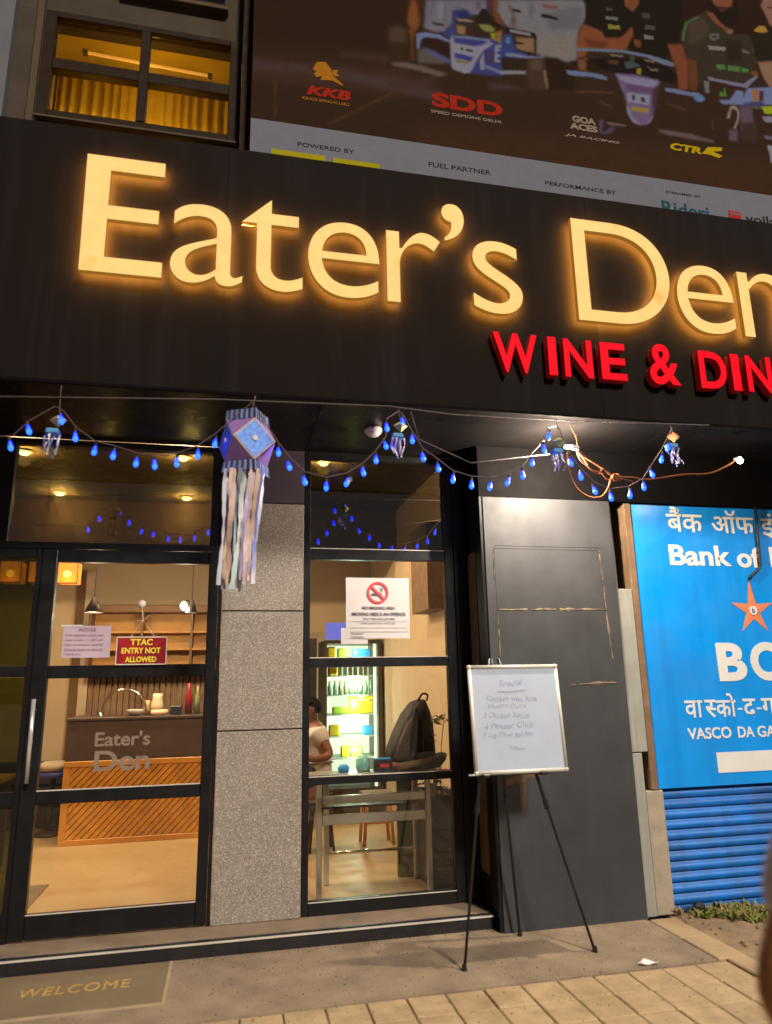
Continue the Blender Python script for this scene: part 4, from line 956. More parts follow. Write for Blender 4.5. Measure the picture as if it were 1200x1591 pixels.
q = MB(); q.lathe([(.05,-.032),(.046,-.042),(.034,-.052),(.018,-.057),(.001,-.058)], (.893,-.563,3.178), 18); q.build('dome', 'white_plastic', dc, True)

# ------------------------------------------------------------------ inside the restaurant
tag(box('room_floor', (-4.5, 1.95, .301, 4.3, -.02, .0905), 'room_floor'), kind='structure')
q = MB()
tag(box('back_wall', (-4.5, 1.95, 4.12, 4.3, .091, 3.4), 'room_wall'), 'warm beige back wall of the restaurant', 'wall')
tag(box('right_wall', (1.80, 1.95, .07, 4.119, .091, 3.4), 'room_wall'), 'warm beige side wall behind the backpack', 'wall')
tag(box('left_wall', (-4.6, -4.5, .07, 4.119, .091, 3.4), 'room_wall'), 'warm beige side wall at the left end of the restaurant', 'wall')
tag(box('ceiling', (-4.6, 1.95, .07, 4.3, 3.401, 3.5), 'room_ceiling'), kind='structure')
tag(box('bulkhead', (-4.49, 1.79, 2.62, 2.80, 2.89, 3.40), 'bulkhead'), 'dark brown dropped bulkhead across the restaurant ceiling', 'bulkhead')
tag(box('wall_strip', (-1.70, -1.60, 4.06, 4.119, .091, 2.88), 'room_strip'), 'pale vertical strip on the back wall left of the shelves', 'wall strip')
tag(box('wall_strip', (-1.80, -1.701, 4.08, 4.119, .091, 2.88), 'shelf_dark'), 'dark brown vertical strip on the back wall left of the shelves', 'wall strip')
DL = [(-1.67, 1.0, 'ceiling downlight behind the top pane, near its upper left corner'), (-.428, .95, 'ceiling downlight behind the top pane, near its upper right corner'),
      (-1.68, 2.3, 'ceiling downlight deeper in, lower left in the pane above the door'), (-.477, 2.32, 'ceiling downlight deeper in, lower right in the pane above the door'), (.75, .9, 'ceiling downlight seen through the top pane of the right window')]
for i, (x, y, lb) in enumerate(DL):
    t = thing('downlight', (x, y, 3.4), 'small round glowing '+lb, 'ceiling light', 'round downlights in the restaurant ceiling')
    q = MB(); q.lathe([(.03,0),(.062,0),(.06,-.012),(.045,-.016),(.04,-.004)], (x, y, 3.4), 18); q.build('ring', 'white_plastic', t, True)
    q = MB(); q.lathe([(.001,-.006),(.04,-.006),(.04,-.02),(.03,-.034),(.001,-.04)], (x, y, 3.4), 16); q.build('lens', 'downlight', t, True)
    lamp('glow', (x, y, 3.32), 95 if i != 4 else 80, (1, .74, .44), t, .05)

# shelves on the back wall
sh = thing('shelf_unit', (-.7, 3.95, 1.7), 'long wooden open shelf unit on the back wall behind the counter', 'shelf')
X0, X1 = -1.60, .40
box('back', (X0, X1, 4.075, 4.118, 1.64, 2.42), 'shelf_wood', sh)
box('top_board', (X0, X1, 3.80, 4.12, 2.36, 2.44), 'shelf_dark', sh, .004)
for z in (1.64, 1.92, 2.12): box('shelf_board', (X0+.001, X1-.001, 3.83, 4.074, z, z+.028), 'shelf_wood' if z > 1.7 else 'shelf_dark', sh, .003)
for x in (-1.6, -1.02, -.46, .37): box('divider', (x+.002, x+.03, 3.825, 4.073, 1.67, 2.355), 'shelf_dark', sh, .003)
sw = thing('slat_wall', (-.6, 4.05, 1.2), 'row of brown vertical wooden slats on the wall behind the counter', 'wall panel')
for i in range(30):
    x = -1.585+i*.067; box('slat', (x, x+.048, 4.06+random.uniform(0,.01), 4.118, .6, 1.635), 'brown_slat', sw)

# counter
ct = thing('counter', (-.65, 2.9, .09), 'service counter with dark top band and diagonal orange wooden slats', 'counter')
CX0, CX1, CY = -1.495, .55, 2.61
box('carcass', (CX0+.01, CX1, CY+.03, 3.25, .091, 1.205), 'counter_dark', ct)
box('dark_band', (CX0, CX1, CY, CY+.029, .835, 1.20), 'counter_dark', ct, .004)
box('worktop', (CX0-.01, CX1, CY-.015, 3.27, 1.206, 1.232), 'counter_dark', ct, .004)
box('orange_rail', (CX0, CX1, CY-.008, CY+.029, .782, .834), 'counter_orange', ct, .004)
box('orange_rail', (CX0, CX1, CY-.006, CY+.029, .091, .14), 'counter_orange', ct, .004); box('orange_stile', (CX0, CX0+.06, CY-.006, CY+.029, .141, .781), 'counter_orange', ct, .004)
box('slat_back', (CX0+.061, CX1, CY+.012, CY+.029, .141, .781), 'shelf_dark', ct)
def clip(P, f):
    out = []
    for a, b_ in zip(P, P[1:]+P[:1]):
        fa, fb = f(a), f(b_)
        if fa >= 0: out.append(a)
        if (fa >= 0) != (fb >= 0): t = fa/(fa-fb); out.append((a[0]+(b_[0]-a[0])*t, a[1]+(b_[1]-a[1])*t))
    return out
RX0, RX1, RZ0, RZ1 = CX0+.062, CX1, .142, .780
pit = .066
for k in range(-14, 40):
    c0 = RX0+k*pit                                        # x - z*0.95 = const
    f1 = lambda p, c=c0: (p[0]-(p[1]-RZ0)*.95)-c-.006
    f2 = lambda p, c=c0+pit: c-.006-(p[0]-(p[1]-RZ0)*.95)
    P = clip(clip([(RX0,RZ0),(RX1,RZ0),(RX1,RZ1),(RX0,RZ1)], f1), f2)
    if len(P) > 2:
        q = MB(); q.prism(P, CY-random.uniform(0,.003), CY+.0115); q.build('slat', 'slat_wood', ct)
tp = thing('tap', (-1.0, 2.85, 1.232), 'arched chrome tap rising over the counter', 'tap')
q = MB(); q.tube([(-1.24+.0+.22*(1-math.cos(a)), 2.85, 1.25+.24*math.sin(a)) for a in [i*math.pi/14 for i in range(15)]], .012, 8); q.build('spout', 'chrome', tp, True)
q = MB(); q.lathe([(.03,0),(.03,.012),(.016,.02),(.016,.04)], (-1.24,2.85,1.232), 12); q.build('base', 'chrome', tp, True)
def lathe_thing(name, prof, c, m, label, cat, group=None, n=14):
    q = MB(); q.lathe(prof, (0,0,0), n); o = q.build(name, m, None, True); o.location = c; return tag(o, label, cat, group)
lathe_thing('bowl', [(.03,0),(.05,.004),(.088,.06),(.085,.062),(.046,.012),(.001,.01)], (-.90,2.75,1.232), 'white_plastic', 'white bowl standing on the counter under the tap arch', 'bowl')
lathe_thing('tray_box', [(.001,0),(.08,0),(.085,.05),(.07,.055),(.001,.05)], (-.66,2.68,1.232), 'cream', 'round cream tub at the front of the counter beside the jug', 'tub')
lathe_thing('jug', [(.001,0),(.06,0),(.062,.11),(.045,.17),(.05,.21),(.04,.21),(.001,.17)], (-.70,2.85,1.232), 'cream', 'cream jug on the counter right of the white bowl', 'jug')
lathe_thing('gold_jar', [(.001,0),(.035,0),(.04,.05),(.03,.1),(.032,.14),(.001,.145)], (-.80,2.90,1.232), 'gold_edge', 'small golden jar on the counter between bowl and jug', 'jar')
lathe_thing('red_bottle', [(.001,0),(.035,0),(.036,.17),(.014,.24),(.014,.31),(.001,.31)], (-.39,2.85,1.232), 'board_red', 'dark red bottle on the counter near the door edge', 'bottle')
lathe_thing('glass_bottle', [(.001,0),(.03,0),(.03,.16),(.012,.22),(.012,.28),(.001,.28)], (-.30,2.80,1.232), 'bottle_brown', 'brown glass bottle right of the dark red bottle', 'bottle')
box_ = tag(box('till', (-.56,-.45,2.72,2.85,1.233,1.32), 'screen_dark', None, .008), 'small dark card machine on the counter', 'card machine')

# pendants
p1 = thing('pendant_lamp', (-1.366, 2.5, 2.3), 'black cone pendant lamp hanging before the shelves', 'pendant lamp')
q = MB(); q.lathe([(.012,.16),(.02,.15),(.088,.0),(.084,.0),(.016,.14)], (-1.318,2.5,2.235), 18); q.build('shade', 'pendant_black', p1, True)
q = MB(); q.tube([(-1.318,2.5,2.39),(-1.318,2.5,3.39)], .006, 6); q.build('cord', 'pendant_black', p1); lamp('glow', (-1.318, 2.5, 2.22), 45, (1, .78, .48), p1, .05)
p2 = thing('pendant_lamp', (-.43, 2.5, 2.3), 'small pendant lamp with pale mint glow over the counter', 'pendant lamp')
q = MB(); q.lathe([(.012,.13),(.02,.12),(.06,.0),(.056,.0),(.016,.11)], (-.385,2.5,2.235), 18); q.build('shade', 'pendant_black', p2, True)
q = MB(); q.lathe([(.003,-.045),(.035,-.02),(.04,.01),(.02,.04),(.004,.05)], (-.462,2.48,2.30), 12); q.build('bulb', 'lamp_mint', p2, True)
q = MB(); q.tube([(-.385,2.5,2.36),(-.385,2.5,3.39)], .005, 6); q.tube([(-.385,2.5,2.34),(-.44,2.49,2.36),(-.462,2.48,2.34)], .006, 6); q.build('cord', 'pendant_black', p2); lamp('glow', (-.462, 2.48, 2.22), 45, (1, .84, .55), p2, .05)
for i, (x, lb) in enumerate(((-1.42, 'square orange glowing lantern inside the upper pane of the glass door'), (-1.655, 'square orange glowing lantern half hidden behind the door stile'), (-1.885, 'square orange glowing lantern seen through the left side pane'))):
    t = thing('square_lantern', (x, 1.8, 2.42), lb, 'lantern', 'square orange lanterns in a row')
    q = MB(); q.bbox(x-.085, x+.085, 1.72, 1.88, 2.425, 2.61, .006); q.build('shade', 'orange_lamp', t)
    q = MB(); q.lathe([(.002,-.035),(.03,-.02),(.035,.0),(.03,.02),(.002,.035)], (x,1.716,2.50), 12); q.build('core', 'orange_core', t, True)
    q = MB()
    for dx in (-.087, .083): q.box(x+dx, x+dx+.004, 1.712, 1.719, 2.42, 2.615)
    q.box(x-.087, x+.087, 1.712, 1.719, 2.612, 2.618); q.box(x-.087, x+.087, 1.712, 1.719, 2.416, 2.421); q.build('wire_frame', 'pendant_black', t)
    q = MB(); q.tube([(x,1.8,2.62),(x,1.8,3.395)], .004, 6); q.build('cord', 'pendant_black', t)
    lamp('glow', (x, 1.66, 2.45), 1.5, (1,.4,.08), t, .05)

# seat left, mat
bs = thing('round_stool', (-1.70, 3.2, .09), 'low stool with round cream cushion and blue underside left of the counter', 'stool')
q = MB(); q.lathe([(.001,.10),(.1,.098),(.15,.075),(.155,.04),(.12,.0),(.001,.0)], (-1.70,3.2,.69), 18); q.build('cushion', 'cream', bs, True)
q = MB(); q.lathe([(.001,0),(.17,0),(.175,.035),(.16,.05),(.001,.05)], (-1.70,3.2,.64), 18); q.build('seat_ring', 'blue_dark', bs, True)
q = MB(); q.tube([(-1.70,3.2,.64),(-1.70,3.2,.12)], .03, 10); q.lathe([(.001,0),(.15,0),(.14,.02),(.03,.04)], (-1.70,3.2,.092), 16); q.build('base', 'pendant_black', bs, True)
so_ = thing('sofa', (-2.3, 3.75, .09), 'low black sofa in the far left corner of the restaurant', 'sofa')
box('seat', (-3.1,-1.58,3.5,4.05,.22,.46), 'sofa_black', so_, .03); box('backrest', (-3.1,-1.58,3.9,4.055,.461,.72), 'sofa_black', so_, .03); box('plinth', (-3.05,-1.62,3.55,4.0,.092,.219), 'sofa_black', so_)
tag(box('floor_mat', (-2.3,-1.26,.5,1.26,.091,.098), 'room_mat'), 'dark brown floor mat just inside the glass door', 'floor mat')
# dim dining furniture behind the left side pane
t2 = thing('dining_table', (-2.4, 1.7, .09), 'dim dining table behind the left side pane', 'table')
box('top', (-2.9,-1.75,1.4,2.0,.78,.82), 'shelf_wood', t2, .006)
for x in (-2.85,-1.83):
    for y_ in (1.45,1.92): box('leg', (x,x+.05,y_,y_+.05,.091,.779), 'shelf_dark', t2)
lathe_thing('wine_glass', [(.035,0),(.034,.004),(.005,.01),(.005,.09),(.035,.13),(.034,.2),(.033,.2),(.03,.135),(.001,.1)], (-1.95,1.6,.821), 'sucker', 'stemmed glass on the dim dining table behind the side pane', 'glass')

# notices on the glass
def notice(name, x0, x1, z0, z1, m, label, cat, y=-.0145):
    t = thing(name, ((x0+x1)/2, y, z0), label, cat); q = MB(); n = 6; b = []
    for i in range(n+1):
        for j in range(n+1):
            u, v = i/n, j/n; b.append((x0+(x1-x0)*u, y-.004*math.sin(u*3+v*2)**2*(abs(u-.5)+abs(v-.5)), z0+(z1-z0)*v))
    q.add(b, [(i*(n+1)+j, (i+1)*(n+1)+j, (i+1)*(n+1)+j+1, i*(n+1)+j+1) for i in range(n) for j in range(n)]); q.build('sheet', m, t, True, fix=False); return t
n1 = notice('paper_notice', -1.047, -.755, 1.715, 1.918, 'paper_pink', 'pinkish typed paper notice taped inside the glass door pane', 'notice', .004)
q = MB(); q.box(-1.06,-.93,-.0006,.0,1.912,1.924); q.build('tape', 'white_plastic', n1)
text('print', 'NOTICE', -.95, -.85, 1.885, 1.905, -.001, 'ink_pink', n1, off=.01)
for k, tx in enumerate(('Dear customers kindly note', 'Last order 11.00 pm', 'Right of admission reserved', 'Outside food not allowed', 'Thank you')):
    text('print', tx, -1.03, -.80 if k < 4 else -.93, 1.85-.03*k, 1.866-.03*k, -.001, 'ink_pink', n1)
n2 = thing('hanging_board', (-.56, -.02, 1.66), 'red board reading TTAC entry not allowed hung by string from a sucker', 'sign')
q = MB(); q.bbox(-.708,-.405,-.026,-.020,1.672,1.838,.002); q.build('board', 'board_red', n2)
for b_ in ((-.712,-.401,-.0275,-.019,1.838,1.845), (-.712,-.401,-.0275,-.019,1.665,1.6718), (-.714,-.7085,-.0275,-.019,1.6722,1.8378), (-.4045,-.399,-.0275,-.019,1.6722,1.8378)): box('rim_bar', b_, 'wb_frame', n2)
text('print', 'TTAC', -.628, -.49, 1.79, 1.83, -.0265, 'yellow_print', n2, off=.03); text('print', 'ENTRY NOT', -.68, -.438, 1.737, 1.775, -.0265, 'yellow_print', n2, off=.03); text('print', 'ALLOWED', -.655, -.462, 1.682, 1.718, -.0265, 'yellow_print', n2, off=.03)
q = MB(); q.tube([(-.63,-.022,1.845),(-.558,-.021,1.95),(-.48,-.022,1.845)], .0022, 5); q.tube([(-.60,-.022,1.95),(-.558,-.021,1.95),(-.52,-.022,1.985)], .0022, 5); q.build('string', 'cream', n2)
q = MB(); q.lathe([(.001,-.0),(.028,-.002),(.02,-.008),(.006,-.014),(.001,-.016)], (-.576,.0085,2.06), 14, 'y'); q.build('sucker', 'sucker', n2, True)
q = MB(); q.tube([(-.576,-.006,2.06),(-.558,-.02,1.95)], .002, 5); q.build('hook_string', 'cream', n2)
n3 = notice('no_smoking_notice', .795, 1.256, 1.826, 2.255, 'paper', 'white no smoking notice with red ring taped to the right window', 'notice', .004)
q = MB(); a_n = 28; cx_, cz_ = 1.025, 2.148
for i in range(a_n):
    a0, a1 = 2*math.pi*i/a_n, 2*math.pi*(i+1)/a_n
    q.prism([(cx_+.078*math.cos(a0), cz_+.078*math.sin(a0)), (cx_+.078*math.cos(a1), cz_+.078*math.sin(a1)), (cx_+.062*math.cos(a1), cz_+.062*math.sin(a1)), (cx_+.062*math.cos(a0), cz_+.062*math.sin(a0))], -.003, -.001)
q.build('ring', 'red_print', n3, weld=1e-5)
q = MB(); q.prism([(cx_-.055,cz_+.042),(cx_-.044,cz_+.053),(cx_+.053,cz_-.044),(cx_+.042,cz_-.055)], -.0045, -.0031); q.build('bar', 'red_print', n3)
q = MB(); q.box(cx_-.045, cx_+.03, -.0029, -.0012, cz_-.018, cz_-.006); q.build('cigarette', 'ink', n3)
q = MB(); q.tube([(cx_+.02,-.002,cz_+.005),(cx_+.028,-.002,cz_+.02),(cx_+.02,-.002,cz_+.035)], .002, 4); q.tube([(cx_+.03,-.002,cz_+.005),(cx_+.038,-.002,cz_+.02),(cx_+.03,-.002,cz_+.035)], .002, 4); q.build('smoke', 'ink', n3)
text('print', 'NO SMOKING AREA', .91, 1.15, 2.030, 2.050, -.001, 'ink', n3, off=.02); text('print', 'SMOKING HERE IS AN OFFENCE', .835, 1.225, 1.985, 2.008, -.001, 'ink', n3, off=.02)
text('print', 'VIOLATORS SHALL BE FINED', .915, 1.15, 1.957, 1.97, -.001, 'ink', n3); text('print', 'under section four of the act', .90, 1.15, 1.928, 1.938, -.001, 'ink', n3)
for k, z in enumerate((1.945, 1.90, 1.872)):
    q = MB(); q.box(.82, 1.24, -.0018, -.001, z, z+.0015); q.build('rule_line', 'ink', n3)
text('print', 'Owner:', .83, .92, 1.855, 1.867, -.001, 'ink', n3); text('print', 'Contact:', .83, .92, 1.833, 1.845, -.001, 'ink', n3)
n4 = notice('paper_sheet', .76, .95, 1.79, 1.90, 'paper', 'corner of a second sheet behind the no smoking notice', 'paper', .0075)

# fridge
fg = thing('fridge', (1.42, 3.6, .09), 'tall lit drinks fridge with glass front at the back of the restaurant', 'fridge')
GX0, GX1, GY0, GY1, GZ1 = 1.12, 1.72, 3.4, 4.0, 2.0
box('side', (GX0-.03, GX0, GY0, GY1, .092, GZ1), 'fridge_dark', fg); box('side', (GX1, GX1+.05, GY0-.02, GY1, .092, GZ1), 'fridge_dark', fg)
box('back', (GX0+.001, GX1-.001, GY1-.03, GY1, .35, GZ1-.041), 'fridge_glow', fg); box('top', (GX0+.001, GX1-.001, GY0, GY1, GZ1-.04, GZ1), 'fridge_dark', fg); box('base', (GX0+.001, GX1-.001, GY0, GY1, .092, .35), 'fridge_dark', fg)
SZ = (.42, .66, .90, 1.14, 1.36, 1.58, 1.78)
for z in SZ: box('shelf', (GX0+.001, GX1-.001, GY0+.06, GY1-.031, z, z+.012), 'fridge_white', fg)
box('door_pane', (GX0+.002, GX1-.002, GY0+.01, GY0+.016, .351, GZ1-.041), 'glass', fg)
box('light_strip', (GX1-.04, GX1-.012, GY0+.02, GY0+.05, .36, GZ1-.045), 'fridge_glow', fg)
[lamp('stock_fill', (1.45, 3.43, z), 9, (.8, 1, .74), fg, .03) for z in (.78, 1.02, 1.27, 1.5, 1.87)]  # unseen fill lamps added before the stock to brighten its front
hp = tag(box('header_panel', (GX0-.02, 1.36, 3.36, 3.39, 2.005, 2.2), 'sign_blue'), 'small glowing blue panel standing on top of the fridge', 'light panel')
prof_b = [(.001,0),(.024,0),(.025,.09),(.012,.125),(.011,.16),(.001,.162)]
bmeshes = []; ORD = 'first second third fourth fifth sixth seventh eighth ninth'.split()
for mk in ('bottle_green', 'bottle_brown'):
    q = MB(); q.lathe(prof_b, (0,0,0), 8); o = q.build('bottle', mk, None, True); bmeshes.append(o.data); bpy.data.objects.remove(o)
for row, z in enumerate((1.372, 1.592)):
    for i in range(9):
        o = link('bottle', bmeshes[(i//2+row) % 2 if i < 4 else row], None, (GX0+.05+i*.062, GY0+.14+random.uniform(-.01,.02), z))
        tag(o, ORD[i]+' small drink bottle from the left on the '+('lower' if row == 0 else 'upper')+' bottle shelf of the lit fridge', 'bottle', 'bottles on the fifth fridge shelf' if row == 0 else 'bottles on the sixth fridge shelf')
def packet(x0, x1, z0, z1, m, label, cat='packet', y0=3.50, y1=3.58): return tag(box('packet', (x0, x1, y0, y1, z0, z1), m, None, .012), label, cat)
packet(1.14, 1.24, 1.793, 1.93, 'pack_yellow', 'yellow carton on the top left of the fridge'); packet(1.26, 1.36, 1.793, 1.91, 'pack_lime', 'lime carton beside the yellow one on the top fridge shelf')
packet(1.44, 1.66, 1.793, 1.90, 'pack_blue', 'pale blue carton at the right of the top fridge shelf')
packet(1.20, 1.40, 1.153, 1.24, 'pack_lime', 'lime green pack low in the fourth shelf of the fridge'); packet(1.40, 1.50, 1.153, 1.36-.01, 'pack_yellow', 'tall yellow pack in the middle of the fridge'); packet(1.505, 1.69, 1.153, 1.30, 'pack_yellow', 'wide yellow pack right of the tall yellow pack')
packet(1.56, 1.68, .913, 1.02, 'pack_blue', 'bright blue pack on the third fridge shelf'); packet(1.30, 1.40, .673, .80, 'pack_yellow', 'yellow pack on the second fridge shelf')
packet(1.15, 1.25, 1.60, 1.72, 'pack_yellow', 'orange yellow pack at the left end of the upper bottle shelf', y0=3.43, y1=3.48)
packet(1.16, 1.28, .913, 1.04, 'pack_yellow', 'yellow pack at the left of the third fridge shelf'); packet(1.42, 1.55, .673, .79, 'pack_lime', 'lime pack right of the yellow pack on the second fridge shelf')
packet(1.58, 1.69, 1.31, 1.352, 'pack_yellow', 'flat yellow pack lying on the wide yellow pack in the fridge')
tag(box('menu_board', (.86, 1.06, 3.9, 3.93, 1.1, 2.05), 'menu_dark'), 'dark narrow board on the wall left of the fridge', 'board')
tag(box('wooden_post', (.62, .78, 3.7, 3.85, .092, 2.15), 'counter_orange'), 'orange wooden post at the back left of the right window', 'post')
tag(box('wooden_cabinet', (1.64, 1.795, .85, 1.4, 2.12, 2.88), 'brown_wood'), 'brown wooden wall cabinet at the top right inside the window', 'cabinet')
# steel table by the window
tbx = thing('steel_table', (1.1, .5, .09), 'steel framed table with two front rails just inside the right window', 'table')
TX0, TX1, TY0, TY1 = .63, 1.60, .30, .70
box('top', (TX0-.02, TX1+.03, TY0-.02, TY1+.02, .845, .872), 'steel', tbx, .004)
for x, y_ in ((TX0,TY0),(TX1-.14-.04,TY0),(TX0+.1,TY1-.04),(TX1-.14-.04,TY1-.04)): box('leg', (x, x+.038, y_, y_+.038, .0915, .844), 'steel', tbx, .004)
for z0, z1 in ((.70, .755), (.565, .63)): box('front_rail', (TX0+.04, TX1-.185, TY0+.005, TY0+.03, z0, z1), 'steel', tbx, .004)
box('end_rail', (TX1-.135, TX1-.10, TY0, TY0+.035, .54, .80), 'steel', tbx, .004)
q = MB(); q.tube([(TX0+.11,TY1-.02,.30),(TX1-.17,TY1-.02,.30)], .012, 8); q.build('stretcher', 'chrome', tbx, True)
box('under_shelf', (TX0+.04, TX1-.19, TY0+.06, TY1-.05, .66, .675), 'black', tbx)
tag(box('upright_board', (1.30, 1.425, .72, .75, .0915, .82), 'green_board', None, .003), 'greenish board standing upright behind the steel table', 'board')
pt_ = thing('planter', (1.56, .4, .09), 'dark brown boxed planter inside the right end of the window', 'planter')
box('box_front', (1.45, 1.69, .30, .33, .0915, .72), 'planter_dark', pt_, .004); box('box_side', (1.45, 1.475, .331, .75, .0915, .72), 'planter_dark', pt_, .004); box('box_side', (1.665, 1.69, .331, .75, .0915, .72), 'planter_dark', pt_, .004)
box('box_back', (1.476, 1.664, .73, .75, .0915, .72), 'planter_dark', pt_); box('soil_fill', (1.476, 1.664, .331, .729, .6, .69), 'soil', pt_)
pn = thing('potted_plant', (1.57, .5, .69), 'leafy plant growing from the planter beside the backpack', 'plant')
rnd = random.Random(4)
q = MB(); ql = MB(); qy = MB()
for k in range(9):
    a = rnd.uniform(0, 6.28); h = rnd.uniform(.15, .62) if k < 6 else rnd.uniform(.05, .15); dx = rnd.uniform(.02, .12)
    tip = (1.57+dx*math.cos(a), .5+dx*math.sin(a), .69+h); q.tube([(1.57+.03*math.cos(a),.5+.03*math.sin(a),.68), ((1.57+tip[0])/2, (.5+tip[1])/2, .69+h*.6), tip], .003, 5)
    for j in range(7):
        (qy if k in (1, 6, 7) else ql).add(*(lambda c, an, s_: ([c, c+Vector((math.cos(an)*s_*.5-math.sin(an)*s_*.2, math.sin(an)*s_*.5+math.cos(an)*s_*.2, .01)), c+Vector((math.cos(an)*s_, math.sin(an)*s_, -.01-.02*rnd.random())), c+Vector((math.cos(an)*s_*.5+math.sin(an)*s_*.2, math.sin(an)*s_*.5-math.cos(an)*s_*.2, .0))], [(0,1,2,3)]))(Vector(tip)+Vector((0,0,-.06*rnd.random())), rnd.uniform(0,6.28), rnd.uniform(.05,.09)))
q.build('stems', 'leaf', pn); ql.build('dark_leaves', 'leaf', pn, fix=False); qy.build('yellow_leaves', 'leaf_yellow', pn, fix=False)
# on the table
bp_ = thing('backpack', (1.4, .56, .873), 'black and brown backpack slumped on the steel table', 'backpack')
def blob(name, P, y0, y1, m, parent, n=7):
    """a padded shape: outline P in XZ, swelling between y0 and y1"""
    q = MB(); k = len(P); cx = sum(p[0] for p in P)/k; cz = sum(p[1] for p in P)/k; rings = []
    for i in range(n):
        t = i/(n-1); s_ = .72+.28*math.sin(math.pi*t)**.5 if 0 < t < 1 else .70; rings.append([(cx+(x-cx)*s_, y0+(y1-y0)*t, cz+(z-cz)*s_) for x, z in P])
    q.add([p for r_ in rings for p in r_], [(i*k+j, i*k+(j+1)%k, (i+1)*k+(j+1)%k, (i+1)*k+j) for i in range(n-1) for j in range(k)]+[tuple(range(k-1,-1,-1)), tuple(range((n-1)*k, n*k))])
    return q.build(name, m, parent, True)
blob('main_bag', [(1.19,.955),(1.20,1.02),(1.26,1.16),(1.33,1.29),(1.40,1.37),(1.47,1.392),(1.51,1.385),(1.545,1.30),(1.565,1.15),(1.575,1.0),(1.57,.93),(1.40,.92),(1.25,.925)], .46, .74, 'bag_black', bp_)
blob('front_pocket', [(1.22,.96),(1.27,1.10),(1.33,1.22),(1.39,1.29),(1.42,1.28),(1.41,1.1),(1.40,.95),(1.3,.935)], .425, .52, 'bag_brown', bp_)
blob('base_flap', [(1.20,.88),(1.21,.93),(1.42,.955),(1.60,.975),(1.66,.985),(1.65,.945),(1.60,.89),(1.5,.875),(1.3,.874)], .43, .72, 'bag_black', bp_)
blob('flap_lining', [(1.24,.885),(1.21,.935),(1.42,.962),(1.56,.972),(1.45,.925),(1.34,.90)], .405, .45, 'brown_wood', bp_, 5)
q = MB(); q.tube(smooth([(1.44,.52,1.38),(1.47,.50,1.43),(1.51,.50,1.42),(1.51,.53,1.38)]), .008, 6); q.build('grab_loop', 'bag_black', bp_, True)
q = MB(); q.tube(smooth([(1.40,.445,1.33),(1.37,.43,1.2),(1.35,.425,1.05),(1.34,.43,.96)]), .012, 6); q.build('strap', 'bag_black', bp_, True)
q = MB(); q.tube(smooth([(1.43,.45,1.36),(1.45,.44,1.2),(1.45,.44,1.0)]), .006, 5); q.build('zip_line', 'bag_brown', bp_, True)
cdr = thing('card_terminal', (1.16, .5, .873), 'dark device with red and blue front standing left of the backpack', 'device')
box('case', (1.08, 1.21, .47, .53, .873, .965), 'screen_dark', cdr, .006); box('red_mark', (1.12, 1.19, .468, .4695, .91, .935), 'red_print', cdr); box('blue_top', (1.09, 1.205, .475, .525, .9655, .972), 'pack_blue', cdr)
box('flap', (1.215, 1.25, .47, .53, .873, .94), 'bank_orange', cdr, .004)
lathe_thing('jar', [(.001,0),(.05,0),(.055,.02),(.055,.09),(.03,.11),(.001,.112)], (1.02,.62,.873), 'jar_teal', 'pale teal jar on the steel table left of the dark device', 'jar')
lathe_thing('tub', [(.001,0),(.04,0),(.045,.03),(.03,.05),(.001,.055)], (.87,.62,.873), 'pack_blue', 'low bright blue tub at the left of the steel table', 'tub')
lathe_thing('red_dish', [(.001,0),(.04,0),(.038,.018),(.001,.024)], (1.58,.34,.873), 'red_print', 'small red dish at the right end of the steel table', 'dish')
ws = thing('wooden_stool', (1.36, 1.9, .09), 'small wooden stool seen under the steel table', 'stool')
box('seat', (1.24, 1.52, 1.75, 2.03, .50, .53), 'brown_wood', ws, .006)
for x in (1.26, 1.47):
    for y_ in (1.77, 1.98):
        q = MB(); q.tube([(x+.01, y_+.01, .499), (x+.01+(.03 if x > 1.4 else -.03), y_+.01, .0915)], .016, 8); q.build('leg', 'counter_orange', ws, True)
q = MB(); q.tube([(1.25,1.78,.28),(1.50,1.78,.28)], .01, 6); q.build('rung', 'counter_orange', ws, True)

